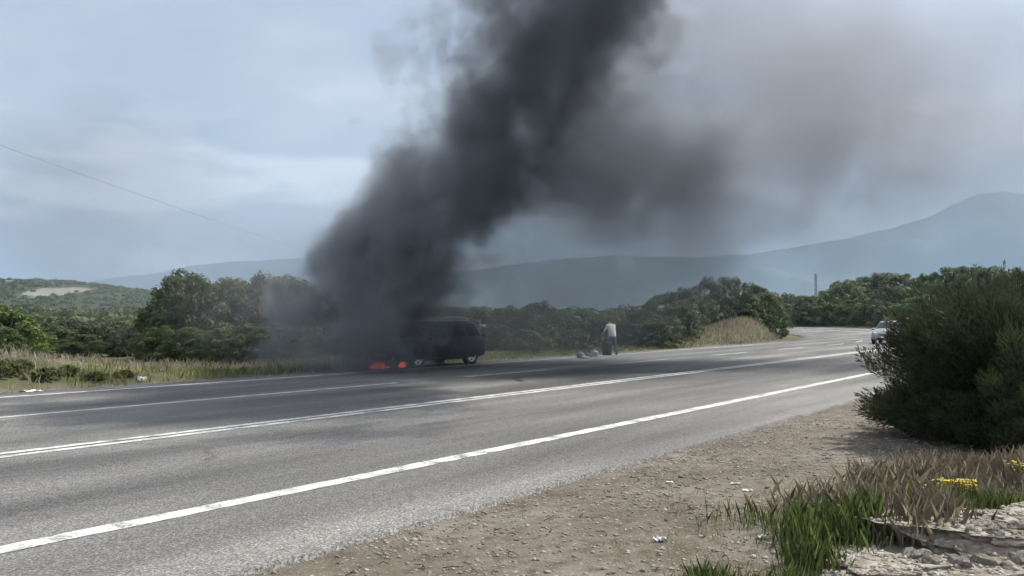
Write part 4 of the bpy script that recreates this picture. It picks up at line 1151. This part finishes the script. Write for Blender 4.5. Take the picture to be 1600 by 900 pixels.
def bag(px, Z, dims, mat, label, seed, rz=0.0):
    x = X_at(px, Z); t = empty('bag', (x, Z, g(x, Z)), rz); tag(t, label, 'bag')
    bm = bmesh.new(); bmesh.ops.create_icosphere(bm, subdivisions=3, radius=1.0)
    for v_ in bm.verts:
        p = v_.co.copy(); k_ = 1 + 0.22 * mnoise.noise(p * 1.6 + Vector((seed, 0, 0))) + 0.08 * mnoise.noise(p * 4 + Vector((0, seed, 0)))
        q = Vector([math.copysign(abs(c_) ** 0.7, c_) for c_ in p]) * k_
        v_.co = Vector((q.x * dims[0] / 2, q.y * dims[1] / 2, max(0.0, q.z * dims[2] / 2 + dims[2] * 0.46)))
    me = bpy.data.meshes.new('sack'); bm.to_mesh(me); bm.free(); me.polygons.foreach_set('use_smooth', [True] * len(me.polygons)); link('sack', me, mat, t)
    top = dims[2] * 0.88
    for sd in (-1, 1): MB().tube([(-dims[0] * .2, sd * .05, top), (-dims[0] * .12, sd * .06, top + .11), (dims[0] * .12, sd * .06, top + .11), (dims[0] * .2, sd * .05, top)], 0.012, 6).build('strap', mat, t)
suitcase(948, 36.2, 'dark upright suitcase standing beside the person at the roadside')
bag(907, 33.6, (0.33, 0.27, 0.33), M['bag_pale'], 'pale grey bag, leftmost of the belongings on the far road edge', 1, 0.4)
bag(919, 34.2, (0.36, 0.27, 0.27), M['bag_dark'], 'dark bag in the middle of the belongings on the far road edge', 2, 1.0)
bag(929, 34.8, (0.31, 0.23, 0.36), M['bag_white'], 'whitish bag, nearest the person among the belongings on the road edge', 3, 0.1)
bag(914, 33.2, (0.40, 0.28, 0.20), M['bag_pale'], 'low flat pale bag lying in front of the other belongings', 4, 0.8)

# ------------------------------------------------------------------ mast and overhead cables
M['galv'] = simple('galv', (0.20, 0.21, 0.22), 0.6, 0.4, 0.4)
M['wood'] = simple('wood', (0.11, 0.085, 0.065), 0.9, 0.1, var=0.3)
mx_, my_ = X_at(1275, 230), 230.0
t = empty('lattice_mast', (mx_, my_, g(mx_, my_))); tag(t, 'thin lattice mast far away above the thicket at the bend', 'mast')
for a in (-1, 1):
    for b_ in (-1, 1): MB().tube([(a * .34, b_ * .34, -.3), (a * .16, b_ * .16, 12.2)], 0.05, 5).build('leg', M['galv'], t)
for k in range(8):
    z0, z1 = k * 1.4, (k + 1) * 1.4; w0, w1 = .34 - .18 * z0 / 12.2, .34 - .18 * z1 / 12.2
    mb = MB()
    for (a0, b0, a1, b1) in ((-1, -1, 1, -1), (1, -1, 1, 1), (1, 1, -1, 1), (-1, 1, -1, -1)): mb.tube([(a0 * w0, b0 * w0, z0), (a1 * w1, b1 * w1, z1)], 0.035, 4)
    mb.build('brace', M['galv'], t)['kind'] = 'stuff'
for z in (11.0, 11.9): MB().box((0, 0, z), (1.1, .12, .12)).build('crossarm', M['galv'], t)
def pole(x, y, label, hgt=7.6):
    t = empty('utility_pole', (x, y, g(x, y))); tag(t, label, 'pole')
    MB().tube([(0, 0, -.5), (0, 0, hgt)], [0.13, 0.09], 10).build('post', M['wood'], t, smooth=True)
    MB().box((0, 0, hgt - .25), (.10, 1.6, .10)).build('crossarm', M['wood'], t)
    for q in (-.7, 0.7): MB().lathe([(0.0, 0), (.04, 0), (.055, .05), (.03, .09), (.045, .13), (0, .15)], 10, 'z', (0, q, hgt - .2)).build('insulator', M['bag_white'], t)
p1 = (X_at(575, 215), 215.0); p0 = (-32.6, 34.0)
pole(*p0, 'wooden utility pole left of the photo carrying the cables', 13.0)
pole(*p1, 'wooden utility pole far behind the tall trees beside the smoke', 13.0)
for q, nm in ((-.7, 'lower of the two thin overhead cables crossing the sky at left'), (.7, 'upper of the two thin overhead cables crossing the sky at left')):
    a = Vector((p0[0], p0[1] + q, g(*p0) + 12.95)); b_ = Vector((p1[0], p1[1] + q, g(*p1) + 12.95)); pts = []
    for i in range(25):
        k_ = i / 24; p = a.lerp(b_, k_); p.z -= 0.7 * 4 * k_ * (1 - k_); pts.append(p)
    tag(MB().tube(pts, 0.0055, 5).build('overhead_cable', M['black_plastic'], None), nm, 'cable')

# ------------------------------------------------------------------ smoke
def smoke_common(n, o, dens, color, aniso=0.0):
    v = N(n, 'ShaderNodeVolumePrincipled')
    v.inputs['Color'].default_value = (*color, 1); v.inputs['Anisotropy'].default_value = aniso
    n.links.new(dens, v.inputs['Density']); n.links.new(v.outputs[0], o.inputs['Volume'])

# plume axis: height -> (x, y, radius)
AX = [(-0.3, -5.3, 25.9, 2.4), (0.6, -5.15, 26.0, 2.8), (2.0, -4.55, 26.2, 3.2), (3.8, -4.0, 26.6, 3.3), (5.0, -2.8, 26.8, 3.3), (6.2, -1.6, 26.8, 3.3), (8.0, -0.6, 26.4, 3.6), (9.6, 0.8, 25.8, 4.1), (11.6, 2.0, 24.8, 4.4), (14, 4.2, 23.4, 4.5), (17.5, 7.0, 22.0, 4.8)]
Z0, Z1 = AX[0][0], AX[-1][0]
mb = MB(); rings = []
v = []; f = []; nn = 28
zs = list(np.linspace(Z0, Z1, 34))
def ax_at(z): return [float(np.interp(z, [a[0] for a in AX], [a[k] for a in AX])) for k in (1, 2, 3)]
for z in zs:
    x, y, rad = ax_at(z)
    for k in range(nn):
        a = 6.283185 * k / nn; rr_ = rad * 1.45 * (1 + 0.06 * math.sin(3 * a + z))
        v.append((x + rr_ * math.cos(a), y + rr_ * math.sin(a), z))
for i in range(len(zs) - 1):
    for k in range(nn): f.append((i * nn + k, i * nn + (k + 1) % nn, (i + 1) * nn + (k + 1) % nn, (i + 1) * nn + k))
f.append(tuple(range(nn - 1, -1, -1))); f.append(tuple((len(zs) - 1) * nn + k for k in range(nn)))
m, n, o = newmat('black_smoke')
co = objco(n)
wn = N(n, 'ShaderNodeTexNoise'); wn.inputs['Scale'].default_value = 0.30; wn.inputs['Detail'].default_value = 1.0
n.links.new(co, wn.inputs['Vector'])
wv = N(n, 'ShaderNodeVectorMath', operation='MULTIPLY_ADD'); wv.inputs[1].default_value = (3.4, 3.4, 2.6)
n.links.new(wn.outputs['Color'], wv.inputs[0])
sb = N(n, 'ShaderNodeVectorMath', operation='SUBTRACT'); sb.inputs[1].default_value = (1.7, 1.7, 1.3)
n.links.new(co, sb.inputs[0]); n.links.new(sb.outputs[0], wv.inputs[2])
sp = N(n, 'ShaderNodeSeparateXYZ'); n.links.new(wv.outputs[0], sp.inputs[0])
zt = math_(n, 'DIVIDE', math_(n, 'SUBTRACT', sp.outputs['Z'], Z0), Z1 - Z0, clamp=True)
cr = ramp(n, zt, [((a[0] - Z0) / (Z1 - Z0), ((a[1] + 10) / 30, a[2] / 40, a[3] / 10)) for a in AX])
sc = N(n, 'ShaderNodeSeparateColor'); n.links.new(cr, sc.inputs[0])
dx = math_(n, 'SUBTRACT', sp.outputs['X'], math_(n, 'MULTIPLY_ADD', sc.outputs[0], 30.0, -10.0))
dy = math_(n, 'SUBTRACT', sp.outputs['Y'], math_(n, 'MULTIPLY', sc.outputs[1], 40.0))
dd = math_(n, 'SQRT', math_(n, 'ADD', math_(n, 'MULTIPLY', dx, dx), math_(n, 'MULTIPLY', dy, dy)))
fall = math_(n, 'SUBTRACT', 1.0, math_(n, 'DIVIDE', dd, math_(n, 'MULTIPLY', sc.outputs[2], 10.0)))
n1 = noise(n, co, 0.62, 4, 0.68)
val = math_(n, 'ADD', math_(n, 'MULTIPLY', fall, 1.7), math_(n, 'MULTIPLY', math_(n, 'SUBTRACT', n1, 0.52), 5.0), clamp=True)
val = math_(n, 'POWER', val, 1.3)
# thins a little with height
thin = ramp(n, zt, [(0.0, 0.5), (0.10, 0.75), (0.2, 0.95), (0.6, 0.8), (1.0, 0.8)])
dens = math_(n, 'MULTIPLY', math_(n, 'MULTIPLY', val, thin), 1.25)
smoke_common(n, o, dens, (0.62, 0.70, 0.79))
m.cycles.volume_step_rate = 0.3 if hasattr(m.cycles, 'volume_step_rate') else 1
sm = tag(link('black_smoke', mesh_np('black_smoke', v, faces=f, smooth=True), m), 'thick black smoke column rising from the burning car', kind='stuff')

def smoke_cloud(name, ctr, rad, dmax, color, thresh, scale, label, seed, power=1.0):
    bm = bmesh.new(); bmesh.ops.create_icosphere(bm, subdivisions=3, radius=1.0)
    for v_ in bm.verts:
        k_ = 1 + 0.12 * mnoise.noise(v_.co * 1.7 + Vector((seed, 0, 0)))
        v_.co = Vector((v_.co.x * rad[0] * k_, v_.co.y * rad[1] * k_, max(v_.co.z * rad[2] * k_, -ctr[2] - 0.3)))
    me = bpy.data.meshes.new(name); bm.to_mesh(me); bm.free()
    m, n, o = newmat(name)
    co = objco(n)
    dv = N(n, 'ShaderNodeVectorMath', operation='DIVIDE'); dv.inputs[1].default_value = rad
    n.links.new(co, dv.inputs[0])
    ln = N(n, 'ShaderNodeVectorMath', operation='LENGTH'); n.links.new(dv.outputs[0], ln.inputs[0])
    edge = math_(n, 'MULTIPLY', math_(n, 'SUBTRACT', 0.93, ln.outputs['Value']), 1.8)
    ad = N(n, 'ShaderNodeVectorMath', operation='ADD'); ad.inputs[1].default_value = (seed * 3.1, seed, 0)
    n.links.new(co, ad.inputs[0])
    nz = noise(n, ad.outputs[0], scale, 4, 0.68)
    val = math_(n, 'ADD', edge, math_(n, 'MULTIPLY', math_(n, 'SUBTRACT', nz, thresh), 5.0))
    val = math_(n, 'MULTIPLY', math_(n, 'MINIMUM', math_(n, 'MAXIMUM', val, 0.0), 1.0), math_(n, 'MULTIPLY', edge, 1.5, clamp=True))
    smoke_common(n, o, math_(n, 'MULTIPLY', val, dmax), color)
    m.cycles.volume_step_rate = 1.0
    return tag(link(name, me, m, loc=ctr), label, kind='stuff')
smoke_cloud('drifting_smoke', (3.6, 27.2, 7.2), (6.0, 3.0, 3.8), 0.50, (0.58, 0.65, 0.74), 0.46, 0.42, 'dark grey smoke lobe drifting off the column to the right', 3)
smoke_cloud('thin_smoke', (8.6, 31.0, 9.4), (12.5, 6.5, 8.0), 0.17, (0.72, 0.77, 0.85), 0.47, 0.30, 'thin grey smoke spreading over the sky to the right', 11)
smoke_cloud('spreading_smoke', (18.0, 34.0, 10.5), (11.0, 5.0, 7.5), 0.11, (0.72, 0.75, 0.83), 0.48, 0.26, 'faint grey smoke wisps thinning out towards the right edge', 41)
smoke_cloud('low_smoke', (2.4, 29.4, 4.6), (9.0, 3.2, 4.6), 0.19, (0.66, 0.71, 0.78), 0.44, 0.30, 'grey smoke hanging low to the right of the column', 29)
smoke_cloud('smoke_veil', (-1.5, 29.6, 2.6), (13.0, 4.6, 5.5), 0.11, (0.52, 0.56, 0.63), 0.42, 0.2, 'thin smoke veil hanging low over the far verge', 17)
smoke_cloud('faint_smoke', (-18.0, 36.0, 7.0), (9.0, 5.0, 6.5), 0.075, (0.62, 0.66, 0.74), 0.47, 0.22, 'faint smoke smudge in the sky at the far left', 23)

# ------------------------------------------------------------------ haze: the air
HZ = max(max(v_.co.z for v_ in o_.data.vertices) for o_ in (mt, mt2, hl)) + 15
mb = MB().box((0, 3500, HZ / 2 - 52), (16000, 9000, HZ + 104))
m, n, o = newmat('haze')
v_ = N(n, 'ShaderNodeVolumePrincipled'); v_.inputs['Color'].default_value = (0.54, 0.76, 1.0, 1); v_.inputs['Density'].default_value = 2.7e-4
n.links.new(v_.outputs[0], o.inputs['Volume'])
tag(mb.build('haze', m), 'pale blue haze in the air', kind='stuff')
